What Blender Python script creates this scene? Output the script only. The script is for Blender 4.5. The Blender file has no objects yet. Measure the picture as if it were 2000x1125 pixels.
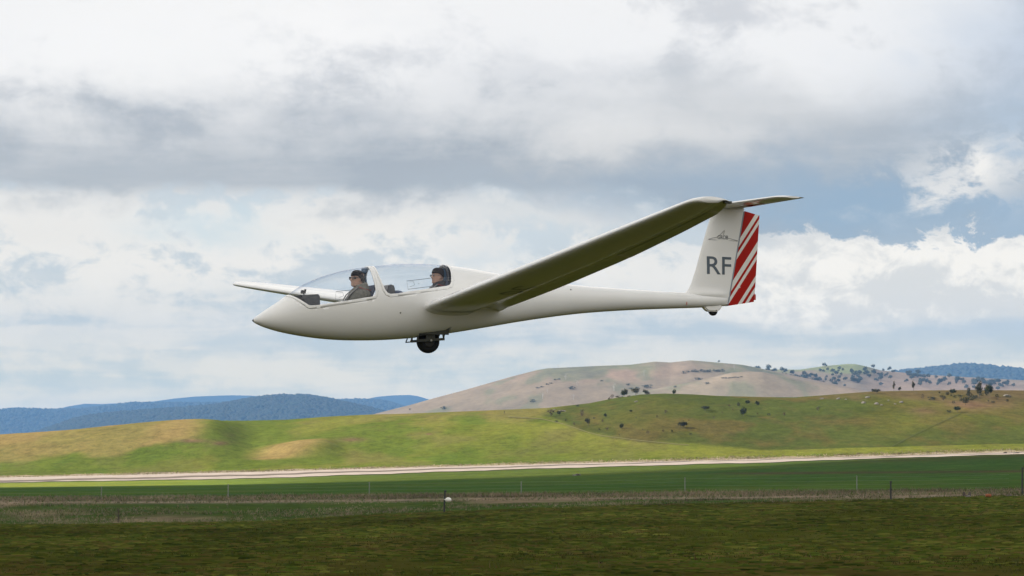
import bpy, bmesh, math, random
import numpy as np
from mathutils import Vector, Matrix, noise as mnoise

rnd = random.Random(7)
sc = bpy.context.scene
col = sc.collection
R = math.radians

# ------------------------------------------------------------------ camera, sky, sun, exposure
FPX, HZ = 5598.5, 930.0            # lens in photo pixels (2000 wide), eye-level horizon row
PITCH = math.atan((HZ - 562.5) / FPX)
cam = bpy.data.cameras.new('camera')
cam.sensor_width = 36.0
cam.lens = 36.0 * FPX / 2000.0
cam.clip_start = 0.5
cam.clip_end = 60000
camo = bpy.data.objects.new('camera', cam)
camo.location = (0, 0, 1.7)
camo.rotation_euler = (math.pi / 2 + PITCH, 0, 0)
col.objects.link(camo)
sc.camera = camo

SUN_EL, SUN_AZ = R(28), R(10)      # sun low on the left, a little towards the camera
to_sun = Vector((-math.cos(SUN_EL) * math.cos(SUN_AZ), -math.cos(SUN_EL) * math.sin(SUN_AZ), math.sin(SUN_EL)))
sl = bpy.data.lights.new('sun', 'SUN')
sl.energy = 5.0
sl.angle = R(0.53)
sl.color = (1.0, 0.95, 0.86)
so = bpy.data.objects.new('sun', sl)
so.rotation_euler = to_sun.to_track_quat('Z', 'Y').to_euler()
col.objects.link(so)

sc.view_settings.view_transform = 'Standard'
sc.view_settings.look = 'None'
sc.view_settings.gamma = 1
sc.view_settings.exposure = 0.58
sc.view_settings.use_curve_mapping = False
sc.render.engine = 'CYCLES'
cy = sc.cycles
cy.use_denoising = True
cy.max_bounces = 8
cy.diffuse_bounces = 3
cy.glossy_bounces = 3
cy.transparent_max_bounces = 12
cy.volume_bounces = 0


class V:
    """shader maths written as expressions"""
    nt = None

    def __init__(s, sock):
        s.s = sock

    @staticmethod
    def op(o, *a, clamp=False):
        n = V.nt.nodes.new('ShaderNodeMath')
        n.operation = o
        n.use_clamp = clamp
        for i, x in enumerate(a):
            if isinstance(x, V):
                V.nt.links.new(x.s, n.inputs[i])
            else:
                n.inputs[i].default_value = float(x)
        return V(n.outputs[0])

    def __add__(s, o): return V.op('ADD', s, o)
    __radd__ = __add__
    def __sub__(s, o): return V.op('SUBTRACT', s, o)
    def __rsub__(s, o): return V.op('SUBTRACT', o, s)
    def __mul__(s, o): return V.op('MULTIPLY', s, o)
    __rmul__ = __mul__
    def __truediv__(s, o): return V.op('DIVIDE', s, o)


def sstep(x, a, b):
    n = V.nt.nodes.new('ShaderNodeMapRange')
    n.interpolation_type = 'SMOOTHSTEP'
    V.nt.links.new(x.s, n.inputs[0])
    n.inputs[1].default_value = a
    n.inputs[2].default_value = b
    return V(n.outputs[0])


def mixc(f, a, b):
    n = V.nt.nodes.new('ShaderNodeMix')
    n.data_type = 'RGBA'
    n.clamp_factor = True
    if isinstance(f, V): V.nt.links.new(f.s, n.inputs[0])
    else: n.inputs[0].default_value = f
    for i, c in ((6, a), (7, b)):
        if isinstance(c, V): V.nt.links.new(c.s, n.inputs[i])
        else: n.inputs[i].default_value = (*c, 1)
    return V(n.outputs[2])


def scalec(c, k):
    n = V.nt.nodes.new('ShaderNodeVectorMath')
    n.operation = 'SCALE'
    V.nt.links.new(c.s, n.inputs[0])
    if isinstance(k, V): V.nt.links.new(k.s, n.inputs[3])
    else: n.inputs[3].default_value = k
    return V(n.outputs[0])


def noise(vec, scale, detail=4, rough=0.5, dist=0.0, dims='3D'):
    n = V.nt.nodes.new('ShaderNodeTexNoise')
    n.noise_dimensions = dims
    V.nt.links.new(vec.s, n.inputs['Vector'])
    n.inputs['Scale'].default_value = scale
    n.inputs['Detail'].default_value = detail
    n.inputs['Roughness'].default_value = rough
    n.inputs['Distortion'].default_value = dist
    return V(n.outputs[0])


def vmul(vec, m, off=(0, 0, 0)):
    n = V.nt.nodes.new('ShaderNodeMapping')
    V.nt.links.new(vec.s, n.inputs[0])
    n.inputs['Location'].default_value = off
    n.inputs['Scale'].default_value = m
    return V(n.outputs[0])


def combine(x, y, z):
    n = V.nt.nodes.new('ShaderNodeCombineXYZ')
    for i, a in enumerate((x, y, z)):
        if isinstance(a, V): V.nt.links.new(a.s, n.inputs[i])
        else: n.inputs[i].default_value = a
    return V(n.outputs[0])


def build_sky():
    w = bpy.data.worlds.new('World')
    sc.world = w
    w.use_nodes = True
    nt = w.node_tree
    nt.nodes.clear()
    V.nt = nt
    out = nt.nodes.new('ShaderNodeOutputWorld')
    bg = nt.nodes.new('ShaderNodeBackground')
    bg.inputs[1].default_value = 0.0732
    nt.links.new(bg.outputs[0], out.inputs[0])
    sky = nt.nodes.new('ShaderNodeTexSky')
    sky.sky_type = 'NISHITA'
    sky.sun_disc = False
    sky.sun_elevation = SUN_EL
    sky.sun_rotation = math.atan2(to_sun.x, to_sun.y)
    blue = V(sky.outputs[0])
    tc = nt.nodes.new('ShaderNodeTexCoord')
    d = V(tc.outputs['Generated'])
    sep = nt.nodes.new('ShaderNodeSeparateXYZ')
    nt.links.new(d.s, sep.inputs[0])
    x, y, z = (V(sep.outputs[i]) for i in range(3))
    az = V.op('MULTIPLY', V.op('ARCTAN2', x, y), 57.29578)     # degrees, 0 = north (+Y)
    el = V.op('MULTIPLY', V.op('ARCSINE', z), 57.29578)
    # puffs: noise on the direction itself; deck: the flat cloud base seen in perspective
    puff = noise(vmul(d, (1, 1, 1.7)), 22, 7, 0.56, 0.25)
    fine = noise(vmul(d, (1, 1, 1.6), (3.1, 1.7, 0.4)), 62, 6, 0.65, 0.35)
    big = noise(vmul(d, (1, 1, 2.2), (5, 2, 9)), 7, 4, 0.5)
    zz = V.op('MAXIMUM', z, 0.0) + 0.045
    deck = noise(combine(x / zz, y / zz, 0.0), 0.85, 5, 0.55, 0.3)
    b0 = puff - 0.5
    f0 = fine - 0.5
    # elevation and azimuth warped by the puffs
    ew = el + b0 * 2.2 + f0 * 1.1
    aw = az + b0 * 5.0 + f0 * 2.0

    white = (9.3, 9.25, 9.1)
    # general broken cloud all the way round
    f = sstep(deck * 0.5 + puff * 0.4 + big * 0.35, 0.50, 0.74)
    c = mixc(f, (5.6, 5.8, 6.1), white)
    c = mixc(sstep(fine * 0.5 + puff * 0.5, 0.45, 0.66) * 0.45, c, white)
    gap = sstep(big * 0.6 + deck * 0.55, 0.50, 0.40)
    c = mixc(gap * 0.45 * sstep(el, 9.5, 16), c, scalec(blue, 0.9))

    def lump(c, a0, e0, sa, se, colr, k, sharp=None):
        da = (aw - a0) / sa
        de = (ew - e0) / se
        g = V.op('EXPONENT', (da * da + de * de) * -1.0)
        if sharp: g = sstep(g, sharp[0], sharp[1])
        return mixc(g * k, c, colr)
    ahead = sstep(V.op('ABSOLUTE', az), 75, 35)
    # middle layer: white lumps with pale blue openings
    mids = sstep(puff * 0.60 + fine * 0.42 + big * 0.15, 0.525, 0.615)
    midc = mixc(mids, (5.7, 6.4, 7.1), (8.5, 8.6, 8.65))
    c = mixc(ahead * sstep(el, 12, 8), c, midc)
    c = lump(c, -5.6, 5.10, 1.5, 0.36, (5.9, 7.1, 8.0), 0.8)
    c = lump(c, -9.0, 5.05, 1.5, 0.42, (7.9, 7.95, 7.95), 0.55)
    c = lump(c, -2.3, 5.15, 2.0, 0.34, (8.5, 8.5, 8.35), 0.75)
    c = lump(c, 0.4, 4.95, 1.6, 0.30, (8.2, 8.2, 8.1), 0.6)
    c = lump(c, -0.2, 4.55, 1.0, 0.25, (5.9, 6.8, 7.7), 0.6)
    # low pale air with thin flat streaks
    strk = noise(vmul(d, (1, 1, 9)), 11, 5, 0.55, 0.2)
    lowc = mixc(sstep(strk * 0.75 + fine * 0.25, 0.42, 0.58), (4.95, 5.75, 6.5), (7.35, 7.55, 7.6))
    c = mixc(sstep(ew, 4.3, 3.0) * 0.8 * ahead, c, lowc)
    c = mixc(sstep(el, 1.9, 1.2) * 0.5 * ahead, c, (7.2, 7.5, 7.6))
    # the long deck: white above, darkening down to a fairly crisp grey base
    cut = 5.72 - sstep(az, 1.5, 5.5) * 1.15
    eb = el + b0 * 1.0 + f0 * 0.5 - cut
    dk = sstep(el + b0 * 3.0 + f0 * 0.8 - sstep(az, -2.0, 4.0) * 0.15, 8.6, 6.1)
    dk = dk * (0.98 + (big - 0.5) * 1.2 + (strk - 0.5) * 0.9)
    topc = mixc(sstep(puff * 0.55 + fine * 0.25 + big * 0.35, 0.455, 0.585), (6.5, 6.65, 6.9), (8.95, 9.0, 9.05))
    dkc = mixc(dk, topc, (3.75, 4.1, 4.5))
    c = mixc(sstep(eb, -0.16, 0.20) * ahead * sstep(el, 18, 11), c, dkc)
    c = lump(c, -7.6, 5.95, 3.2, 0.36, (4.6, 4.95, 5.3), 0.55)
    c = lump(c, -0.6, 5.85, 2.8, 0.36, (4.1, 4.5, 4.95), 0.75)
    c = lump(c, 2.9, 5.55, 3.0, 0.55, (3.3, 3.95, 4.75), 0.85)
    c = lump(c, 0.6, 8.1, 1.6, 0.5, (6.7, 6.85, 7.1), 0.5)
    c = lump(c, -3.0, 7.2, 1.8, 0.30, (5.9, 6.1, 6.4), 0.45)
    c = lump(c, -7.6, 8.7, 3.4, 1.0, (9.8, 9.8, 9.7), 0.5)
    c = lump(c, -3.5, 8.9, 1.8, 0.7, (9.9, 9.85, 9.75), 0.5)
    c = lump(c, 3.6, 7.0, 3.2, 0.8, (8.6, 8.55, 8.4), 0.55)
    # bluish veil high on the right and the blue opening above the right-hand cumulus
    c = lump(c, 11.0, 8.4, 2.4, 1.9, (4.7, 5.6, 6.9), 0.75)
    c = lump(c, 10.8, 6.9, 2.2, 0.6, (4.0, 5.1, 6.5), 0.7)
    c = lump(c, 6.8, 5.30, 3.1, 0.78, (2.75, 3.9, 5.4), 0.9)
    c = lump(c, 10.3, 5.25, 1.8, 0.6, (3.0, 4.3, 6.1), 0.7)
    wisp = sstep(fine * 0.6 + puff * 0.4, 0.45, 0.56)
    c = lump(c, 9.6, 6.25, 1.1, 0.36, (9.3, 9.3, 9.2), wisp * 0.95)
    c = lump(c, 8.9, 5.75, 1.3, 0.42, (8.2, 8.3, 8.4), wisp * 0.85)
    # big white cumulus low on the right: crisp top, soft bluish base
    top = sstep(el + b0 * 1.1 + f0 * 1.7, 4.87, 4.70)
    bot = sstep(el + b0 * 0.7, 2.75, 3.3)
    side = sstep(az + b0 * 3.0, 3.0, 6.0) * sstep(az, 40, 26)
    cc = mixc(sstep(fine * 0.5 + puff * 0.4, 0.40, 0.51), (7.0, 7.25, 7.5), (9.5, 9.6, 9.65))
    c = mixc(top * bot * side * 0.95, c, cc)
    base = sstep(el + b0 * 0.5, 2.55, 2.8) * sstep(el + b0 * 0.5, 3.15, 2.9) * sstep(az, 6.0, 9.5) * sstep(az, 40, 26)
    c = mixc(base * 0.6, c, (4.9, 5.8, 7.1))
    # cloud overhead is brighter than cloud near the horizon
    c = scalec(c, 1.0 + sstep(el, 10, 30) * 0.85)
    hole = sstep(big * 0.45 + deck * 0.6, 0.575, 0.47) * sstep(el, 22, 48)
    c = mixc(hole * 0.85, c, scalec(blue, 1.1))
    # clouds low down are seen through more air: a warmer source that the blue haze cools again
    q = sstep(el, 9.0, 1.5)
    q2 = sstep(el, 3.2, 0.8)
    mulc = nt.nodes.new('ShaderNodeVectorMath')
    mulc.operation = 'MULTIPLY'
    nt.links.new(c.s, mulc.inputs[0])
    nt.links.new(combine(q * 0.24 + q2 * 0.72 + 1.04, q * 0.10 + q2 * 0.36 + 1.00, q * -0.13 + q2 * -0.25 + 0.945).s, mulc.inputs[1])
    c = V(mulc.outputs[0])
    c = mixc(sstep(el, 0.0, -1.0), c, (1.2, 1.4, 1.1))
    nt.links.new(c.s, bg.inputs[0])


build_sky()

# ------------------------------------------------------------------ helpers


def tag(o, label=None, cat=None, group=None, kind=None):
    if label: o['label'] = label
    if cat: o['category'] = cat
    if group: o['group'] = group
    if kind: o['kind'] = kind
    return o


def new_obj(name, me, mats=(), parent=None):
    o = bpy.data.objects.new(name, me)
    col.objects.link(o)
    for m in (mats if isinstance(mats, (list, tuple)) else [mats]):
        if m and not (m.name in [x.name for x in me.materials if x]): me.materials.append(m)
    if parent: o.parent = parent
    return o


def empty(name, loc=(0, 0, 0), rot=None):
    o = bpy.data.objects.new(name, None)
    o.empty_display_size = 0.1
    o.location = loc
    if rot: o.rotation_euler = rot
    col.objects.link(o)
    return o


def np_mesh(name, v, f, smooth=True, attr=None):
    """v (n,3), f (m,3|4) -> mesh quickly; attr = {name: (n,3) colours per vertex}"""
    me = bpy.data.meshes.new(name)
    v = np.asarray(v, np.float32)
    f = np.asarray(f, np.int32)
    k = f.shape[1]
    me.vertices.add(len(v))
    me.vertices.foreach_set('co', v.ravel())
    me.loops.add(f.size)
    me.loops.foreach_set('vertex_index', f.ravel())
    me.polygons.add(len(f))
    me.polygons.foreach_set('loop_start', np.arange(len(f), dtype=np.int32) * k)
    if smooth: me.polygons.foreach_set('use_smooth', np.ones(len(f), bool))
    for n, a in (attr or {}).items():
        at = me.attributes.new(n, 'FLOAT_COLOR', 'POINT')
        c = np.ones((len(v), 4), np.float32)
        c[:, :3] = a
        at.data.foreach_set('color', c.ravel())
    me.update(calc_edges=True)
    return me


def grid_faces(nr, nc, wrap=False):
    i = np.arange(nr - 1)[:, None]
    j = np.arange(nc if wrap else nc - 1)[None, :]
    j2 = (j + 1) % nc
    a = i * nc + j
    b = i * nc + j2
    return np.stack([a, b, b + nc, a + nc], -1).reshape(-1, 4)


def bm_obj(name, bm, mat, parent=None, smooth=False):
    me = bpy.data.meshes.new(name)
    bm.normal_update()
    bm.to_mesh(me)
    bm.free()
    if smooth:
        me.polygons.foreach_set('use_smooth', np.ones(len(me.polygons), bool))
    return new_obj(name, me, mat, parent)


def add_box(bm, c, s, rot=None, bevel=0.0):
    m = Matrix.Translation(c) @ (rot.to_4x4() if rot else Matrix()) @ Matrix.Diagonal((*s, 1))
    g = bmesh.ops.create_cube(bm, size=1, matrix=m)
    if bevel:
        es = list({e for v in g['verts'] for e in v.link_edges})
        bmesh.ops.bevel(bm, geom=es, offset=bevel, segments=2, affect='EDGES', profile=0.6)


def add_tube(bm, pts, r, n=8, cap=True):
    """tube along points; r = radius or list"""
    pts = [Vector(p) for p in pts]
    rs = r if isinstance(r, (list, tuple)) else [r] * len(pts)
    rings = []
    up = Vector((0, 0, 1))
    for i, p in enumerate(pts):
        t = (pts[min(i + 1, len(pts) - 1)] - pts[max(i - 1, 0)]).normalized()
        a = t.cross(up)
        if a.length < 1e-3: a = t.cross(Vector((1, 0, 0)))
        a.normalize()
        b = t.cross(a)
        rings.append([bm.verts.new(p + (a * math.cos(k * 2 * math.pi / n) + b * math.sin(k * 2 * math.pi / n)) * rs[i]) for k in range(n)])
    for q0, q1 in zip(rings, rings[1:]):
        for k in range(n):
            bm.faces.new((q0[k], q0[(k + 1) % n], q1[(k + 1) % n], q1[k]))
    if cap:
        bm.faces.new(rings[0][::-1])
        bm.faces.new(rings[-1])


def add_lathe_y(bm, c, prof, n=32):
    """revolve (y, r) profile about a Y axis through c"""
    rings = []
    for yy, r in prof:
        rings.append([bm.verts.new((c[0] + r * math.cos(2 * math.pi * k / n), c[1] + yy, c[2] + r * math.sin(2 * math.pi * k / n))) for k in range(n)])
    for a, b in zip(rings, rings[1:]):
        for k in range(n):
            bm.faces.new((a[k], a[(k + 1) % n], b[(k + 1) % n], b[k]))
    bm.faces.new(rings[0][::-1])
    bm.faces.new(rings[-1])


def add_prism(bm, poly, y0, y1):
    """(x, z) polygon extruded from y0 to y1"""
    a = [bm.verts.new((x, y0, z)) for x, z in poly]
    b = [bm.verts.new((x, y1, z)) for x, z in poly]
    n = len(poly)
    bm.faces.new(a)
    bm.faces.new(b[::-1])
    for i in range(n):
        bm.faces.new((a[i], b[i], b[(i + 1) % n], a[(i + 1) % n]))
    bmesh.ops.recalc_face_normals(bm, faces=bm.faces[:])


def mat(name, colr, rough=0.5, metal=0.0, spec=0.5, vary=0.0, vscale=8.0, bump=0.0, bscale=40.0, attr=None, coat=0.0, transl=0.0):
    """Principled material whose colour is broken up by noise"""
    m = bpy.data.materials.new(name)
    m.use_nodes = True
    nt = m.node_tree
    V.nt = nt
    p = nt.nodes['Principled BSDF']
    p.inputs['Roughness'].default_value = rough
    p.inputs['Metallic'].default_value = metal
    p.inputs['Specular IOR Level'].default_value = spec
    p.inputs['Coat Weight'].default_value = coat
    tc = nt.nodes.new('ShaderNodeTexCoord')
    ob = V(tc.outputs['Object'])
    if attr:
        an = nt.nodes.new('ShaderNodeAttribute')
        an.attribute_name = attr
        c = V(an.outputs['Color'])
    else:
        c = None
    if vary:
        nz = noise(ob, vscale, 6, 0.6)
        k = 1.0 + (nz - 0.5) * (2 * vary)
        if c is None:
            rgb = nt.nodes.new('ShaderNodeRGB')
            rgb.outputs[0].default_value = (*colr, 1)
            c = V(rgb.outputs[0])
        c = scalec(c, k)
    if c is not None: nt.links.new(c.s, p.inputs['Base Color'])
    else: p.inputs['Base Color'].default_value = (*colr, 1)
    if bump:
        bn = nt.nodes.new('ShaderNodeBump')
        bn.inputs['Strength'].default_value = bump
        nt.links.new(noise(ob, bscale, 5, 0.6).s, bn.inputs['Height'])
        nt.links.new(bn.outputs[0], p.inputs['Normal'])
    return m


# ------------------------------------------------------------------ terrain
rs = np.random.RandomState(3)


def vnoise(x, y, seed=0):
    """smooth value noise, numpy"""
    xi, yi = np.floor(x).astype(np.int64), np.floor(y).astype(np.int64)
    xf, yf = x - xi, y - yi
    xf = xf * xf * (3 - 2 * xf)
    yf = yf * yf * (3 - 2 * yf)

    def h(a, b):
        n = (a * 374761393 + b * 668265263 + seed * 1442695041) & 0x7fffffff
        n = ((n ^ (n >> 13)) * 1274126177) & 0x7fffffff
        return ((n ^ (n >> 16)) & 0xffff) / 65535.0
    return (h(xi, yi) * (1 - xf) + h(xi + 1, yi) * xf) * (1 - yf) + (h(xi, yi + 1) * (1 - xf) + h(xi + 1, yi + 1) * xf) * yf


def fbm(x, y, octv=4, seed=0, gain=0.5):
    s, a, t = 0, 1.0, 0
    for o in range(octv):
        s = s + a * vnoise(x * 2 ** o, y * 2 ** o, seed + o * 17)
        t += a
        a *= gain
    return s / t - 0.5


def smooth(t):
    t = np.clip(t, 0, 1)
    return t * t * (3 - 2 * t)


def curve(pts):
    a = np.array(pts, float)
    return lambda q: np.interp(q, a[:, 0], a[:, 1])


# rows of the photograph that the ground passes through at given distances (metres)
G110 = curve([(0, 1030), (500, 1026), (1000, 1014), (1400, 1006), (2000, 995)])
G150 = curve([(-400, 1030), (0, 1025), (500, 1018), (868, 1000), (1000, 994), (1300, 985), (1738, 975), (2000, 967), (2400, 955)])
G200 = curve([(-400, 980), (0, 974), (447, 972), (1018, 966), (1672, 962), (2000, 958), (2400, 950)])
G300 = curve([(-400, 966), (0, 962), (1000, 950), (2000, 934), (2400, 926)])
G420 = curve([(-400, 956), (0, 952), (447, 947), (800, 939), (1000, 934), (1400, 920), (1700, 905), (2000, 893), (2400, 884)])
G520 = curve([(-400, 948), (0, 944), (500, 936), (1000, 918.5), (1300, 910), (1500, 905), (1650, 899), (2000, 888.5), (2400, 880)])
G545 = curve([(-400, 938), (0, 933), (500, 922), (1000, 908.5), (1500, 896.5), (1700, 891.5), (2000, 882.5), (2400, 874)])
CREST = curve([(-800, 890), (-300, 872), (0, 856), (60, 850), (130, 843), (200, 835), (270, 828), (340, 824), (400, 822), (480, 822), (560, 820), (640, 814),
               (720, 810), (800, 808), (900, 804), (1000, 800), (1070, 797), (1150, 788), (1200, 778), (1250, 771), (1300, 769), (1350, 770.5),
               (1400, 773.5), (1500, 776), (1550, 776.5), (1600, 773), (1700, 765), (1800, 763), (1900, 762), (2000, 763), (2300, 772), (2800, 800)])
YCREST = curve([(-800, 705), (400, 705), (800, 695), (1000, 680), (1300, 672), (2000, 680), (2800, 690)])


def ground_row(px, Y):
    """photo row at which the ground lies at column px, distance Y (before bumps)"""
    pc = np.clip(px, -800, 2800)
    st = [(40.0, HZ + FPX * 1.7 / 40 + 0 * pc), (70.0, HZ + FPX * 1.7 / 70 + (G110(pc) - 1016.5) * 0.5), (110.0, G110(pc)), (150.0, G150(pc)), (200.0, G200(pc)),
          (300.0, G300(pc)), (420.0, G420(pc)), (520.0, G520(pc)), (545.0, G545(pc))]
    row = st[0][1].copy()
    z0 = None
    for (ya, ra), (yb, rb) in zip(st, st[1:]):
        za = (HZ - ra) * ya
        zb = (HZ - rb) * yb
        t = np.clip((Y - ya) / (yb - ya), 0, 1)
        row = np.where(Y >= ya, HZ - (za + (zb - za) * t) / np.maximum(np.minimum(np.maximum(Y, ya), yb), 1), row)
    yc = YCREST(pc)
    s = np.clip((Y - 545.0) / (yc - 545.0), 0, 1)
    f = 0.55 * (1 - (1 - s) ** 2) + 0.45 * smooth(s)
    row = np.where(Y > 545, G545(pc) + (CREST(pc) - G545(pc)) * f, row)
    # knolls on the left: each is a low swell with a steep right flank
    k0 = np.exp(-((Y - 598) / 22.0) ** 2) * np.exp(-((px - 490) / 42.0) ** 2)
    k1 = np.exp(-((Y - 628) / 35.0) ** 2) * smooth((px + 500) / 500) * (1 - smooth((px - 400 - (Y - 628) * .3) / 105))
    k2 = np.exp(-((Y - 594) / 14.0) ** 2) * smooth((px - 500) / 95) * (1 - smooth((px - 618) / 62))
    k3 = np.exp(-((Y - 618) / 20.0) ** 2) * np.exp(-((px - 760) / 170.0) ** 2)
    row = row - 30 * k1 - 17 * k2 - 6 * k3 + 4 * k0
    return row


def ground_z(x, Y):
    x = np.asarray(x, float)
    Y = np.asarray(Y, float)
    Yp = np.maximum(Y, 1.0)
    px = 1000 + FPX * x / np.maximum(Yp, 40)
    row = ground_row(px, np.maximum(Yp, 40))
    z = 1.7 + (HZ - row) * np.maximum(Yp, 40) / FPX
    z = np.where(Y < 40, 0.0, z)
    yc = YCREST(np.clip(px, -800, 2800))
    over = np.maximum(Y - yc, 0)
    zc = 1.7 + (HZ - ground_row(px, yc)) * yc / FPX
    zb = zc - 0.0003 * over ** 2 - 0.06 * over
    z = np.where(over > 0, np.maximum(zb, -2.0 + 0.0 * zb), z)
    side = np.clip((np.abs(px - 1000) - 2200) / 3000, 0, 1)      # far outside the frame the land flattens
    z = np.where(Y > 150, z * (1 - smooth(side)), z)
    # small natural relief
    z = z + 0.10 * fbm(x / 7, Y / 7, 3, 5) * smooth((Y - 30) / 60) * (1 - smooth((Y - 160) / 60))
    z = z + smooth((Y - 545) / 40) * (1 - smooth((Y - yc + 32) / 26)) * (.8 * fbm(x / 26, Y / 26, 4, 9) + 2.0 * fbm(x / 70, Y / 80, 3, 19) + .5 * fbm(x / 12, Y / 14, 3, 29))
    return z


def pix(px, row, lo=45.0, hi=None):
    """where the line of sight through a photo pixel meets the ground"""
    hi = hi or float(YCREST(px))
    ys = np.linspace(lo, hi, 1500)
    xs = (px - 1000) / FPX * ys
    rr = HZ - (ground_z(xs, ys) - 1.7) * FPX / ys
    i = np.argmax(rr <= row) if (rr <= row).any() else len(ys) - 1
    return float(xs[i]), float(ys[i]), float(ground_z(xs[i], ys[i]))


def build_ground():
    pcols = np.concatenate([np.linspace(-5600, -700, 40)[:-1], np.linspace(-700, -40, 60)[:-1], np.linspace(-40, 2040, 620)[:-1], np.linspace(2040, 2700, 60)[:-1], np.linspace(2700, 7200, 40)])
    u = (pcols - 1000) / FPX
    # rows spaced evenly in the picture
    ys = [-1500, -500, -150, -40, 0, 12, 24, 34]
    ys += list(1.0 / np.linspace(1 / 40, 1 / 150, 190))[:-1]
    ys += list(np.linspace(150, 545, 190))[:-1]
    ys += list(np.linspace(545, 712, 360))
    ys += [720, 735, 755, 780, 810, 850, 900, 960, 1050, 1120, 1200, 1300, 1420, 1600, 1850, 2000, 2200, 2600, 3200, 4500, 7000, 9500, 12500]
    ys = np.array(ys, float)
    half = np.where(ys >= 12, ys, 12 + np.abs(ys - 12))
    X = u[None, :] * half[:, None]
    Y = np.repeat(ys[:, None], len(u), 1)
    Z = ground_z(X, Y)
    Z[ys <= 12] = 0
    PX = np.repeat(pcols[None, :], len(ys), 0)
    ROW = HZ - (Z - 1.7) * FPX / np.maximum(Y, 40)
    n1 = fbm(X / 30, Y / 55, 4, 21)
    n2 = fbm(X / 9, Y / 26, 4, 33)
    n3 = fbm(X / 90, Y / 130, 3, 41)

    def L(a, b, t):
        return a + (b - a) * np.clip(t, 0, 1)[..., None]
    one = np.ones(X.shape + (3,))
    air = one * (0.0470, 0.0525, 0.0082)
    air = L(air, one * (0.067, 0.054, 0.014), smooth((n2 + n1 * .6 + 0.02) / 0.22))
    air = L(air, one * (0.040, 0.054, 0.008), smooth((n3 - 0.02) / 0.2))
    pad = L(one * (0.040, 0.078, 0.015), one * (0.053, 0.088, 0.016), smooth((n1 + .1) / .3))
    pad = L(pad, one * (0.048, 0.058, 0.015), smooth((PX - 1350) / 500) * smooth((Y - 380) / 90))
    rough = L(one * (0.155, 0.122, 0.076), one * (0.042, 0.066, 0.015), smooth((n2 + n1 * .5 + 0.14) / 0.2))
    rough = L(rough, one * (0.22, 0.172, 0.128), np.exp(-((ROW - (G200(np.clip(PX, -400, 2400)) + 8 + 3 * n1)) / 2.6) ** 2) * (.7 + n2))
    rough = L(rough, one * (0.115, 0.090, 0.060), np.exp(-((ROW - (G200(np.clip(PX, -400, 2400)) + 2 + 3 * n1)) / 3.2) ** 2) * (.6 + 1.5 * n2))
    hill = L(one * (0.092, 0.116, 0.016), one * (0.132, 0.138, 0.022), smooth((n1 + n2 * .8 + 0.04) / 0.25))
    hill = L(hill, one * (0.118, 0.108, 0.030), smooth((n2 + n3 - .10) / .2) * .7)
    hill = L(hill, one * (0.064, 0.100, 0.014), smooth((n3 + .02) / .2) * .6)
    gold = L(one * (0.215, 0.155, 0.056), one * (0.170, 0.142, 0.044), smooth((n2 + n1 + .1) / .4))
    olive = L(one * (0.084, 0.076, 0.017), one * (0.058, 0.070, 0.015), smooth((n1 + n3 + .05) / .3))
    olive = L(olive, one * (0.092, 0.072, 0.022), smooth((n2 + n3 - 0.08) / .2) * .8)
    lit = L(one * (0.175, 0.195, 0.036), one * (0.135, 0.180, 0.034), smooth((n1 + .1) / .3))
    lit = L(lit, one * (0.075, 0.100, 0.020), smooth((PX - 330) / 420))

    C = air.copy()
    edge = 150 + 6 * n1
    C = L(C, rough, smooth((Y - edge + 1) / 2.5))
    C = C * (1 - .28 * (1 - smooth((Y - 38) / 40)))[..., None]  # near turf colour darkened to cut the light bounced onto the wing underside
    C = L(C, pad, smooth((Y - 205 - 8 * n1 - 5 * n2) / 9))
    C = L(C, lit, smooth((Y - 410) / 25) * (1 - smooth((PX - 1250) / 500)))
    # dark strips of turned soil on the right of the paddock
    C = L(C, one * (0.06, 0.036, 0.026), np.exp(-((ROW - (926 - (PX - 1300) * .008)) / 2.2) ** 2) * smooth((PX - 1350) / 150) * .75 * (n2 > -.15))
    C = L(C, hill, smooth((Y - 540) / 14))
    # dry gold on the knolls and dry tops
    g1 = smooth((470 - PX + 120 * n1 + 40 * n2) / 110) * smooth((897 - 28 * np.clip((PX - 60) / 380, -1, 1) - ROW + 40 * n2 + 30 * n1) / 16)
    g2 = np.exp(-((PX - 582 - (858 - ROW) * 1.3) / 50.0) ** 2) * smooth((Y - 572) / 7) * (1 - smooth((Y - 603) / 9)) * 1.2
    C = L(C, gold, (Y > 545) * np.clip(g1 + np.clip(g2 + n2 * .6, 0, 1), 0, 1))
    # dry crest in the middle
    C = L(C, gold * .9, (Y > 600) * smooth((PX - 640) / 120) * (1 - smooth((PX - 1050) / 60)) * smooth((835 - ROW + 60 * n2) / 26) * .65)
    # the olive grazing block on the right, split from the green by a curving boundary
    bl = np.interp(PX, [1000, 1060, 1100, 1150, 1200, 1300, 1400, 1500, 1650, 1800, 2000], [810, 818, 828, 846, 856, 867, 873, 881, 888, 891, 890])
    ob = smooth((bl - ROW + 14 * n2 + 8 * n1) / 9) * smooth((PX - 1040 + (ROW - 810) * 2) / 40) * (Y > 560)
    C = L(C, olive, ob * np.clip(.92 + n1, 0, 1))
    C = L(C, one * (0.105, 0.075, 0.034), ob * smooth((790 - ROW + 50 * n2) / 22) * smooth((PX - 1560) / 120) * .8)
    # grey-brown patches of bare soil
    for (bx, by, sx, sy, k) in ((375, 861, 34, 4, .8), (430, 866, 16, 4, .8), (690, 859, 26, 4, .7), (837, 848, 5, 1.5, .9), (784, 828, 8, 1.5, .5), (1800, 802, 28, 7, .5), (1905, 790, 70, 12, .45)):
        C = L(C, one * (0.15, 0.085, 0.055), (Y > 550) * k * np.exp(-((PX - bx) / sx) ** 2 - ((ROW - by) / sy) ** 2) * (1 + n2))
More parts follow.
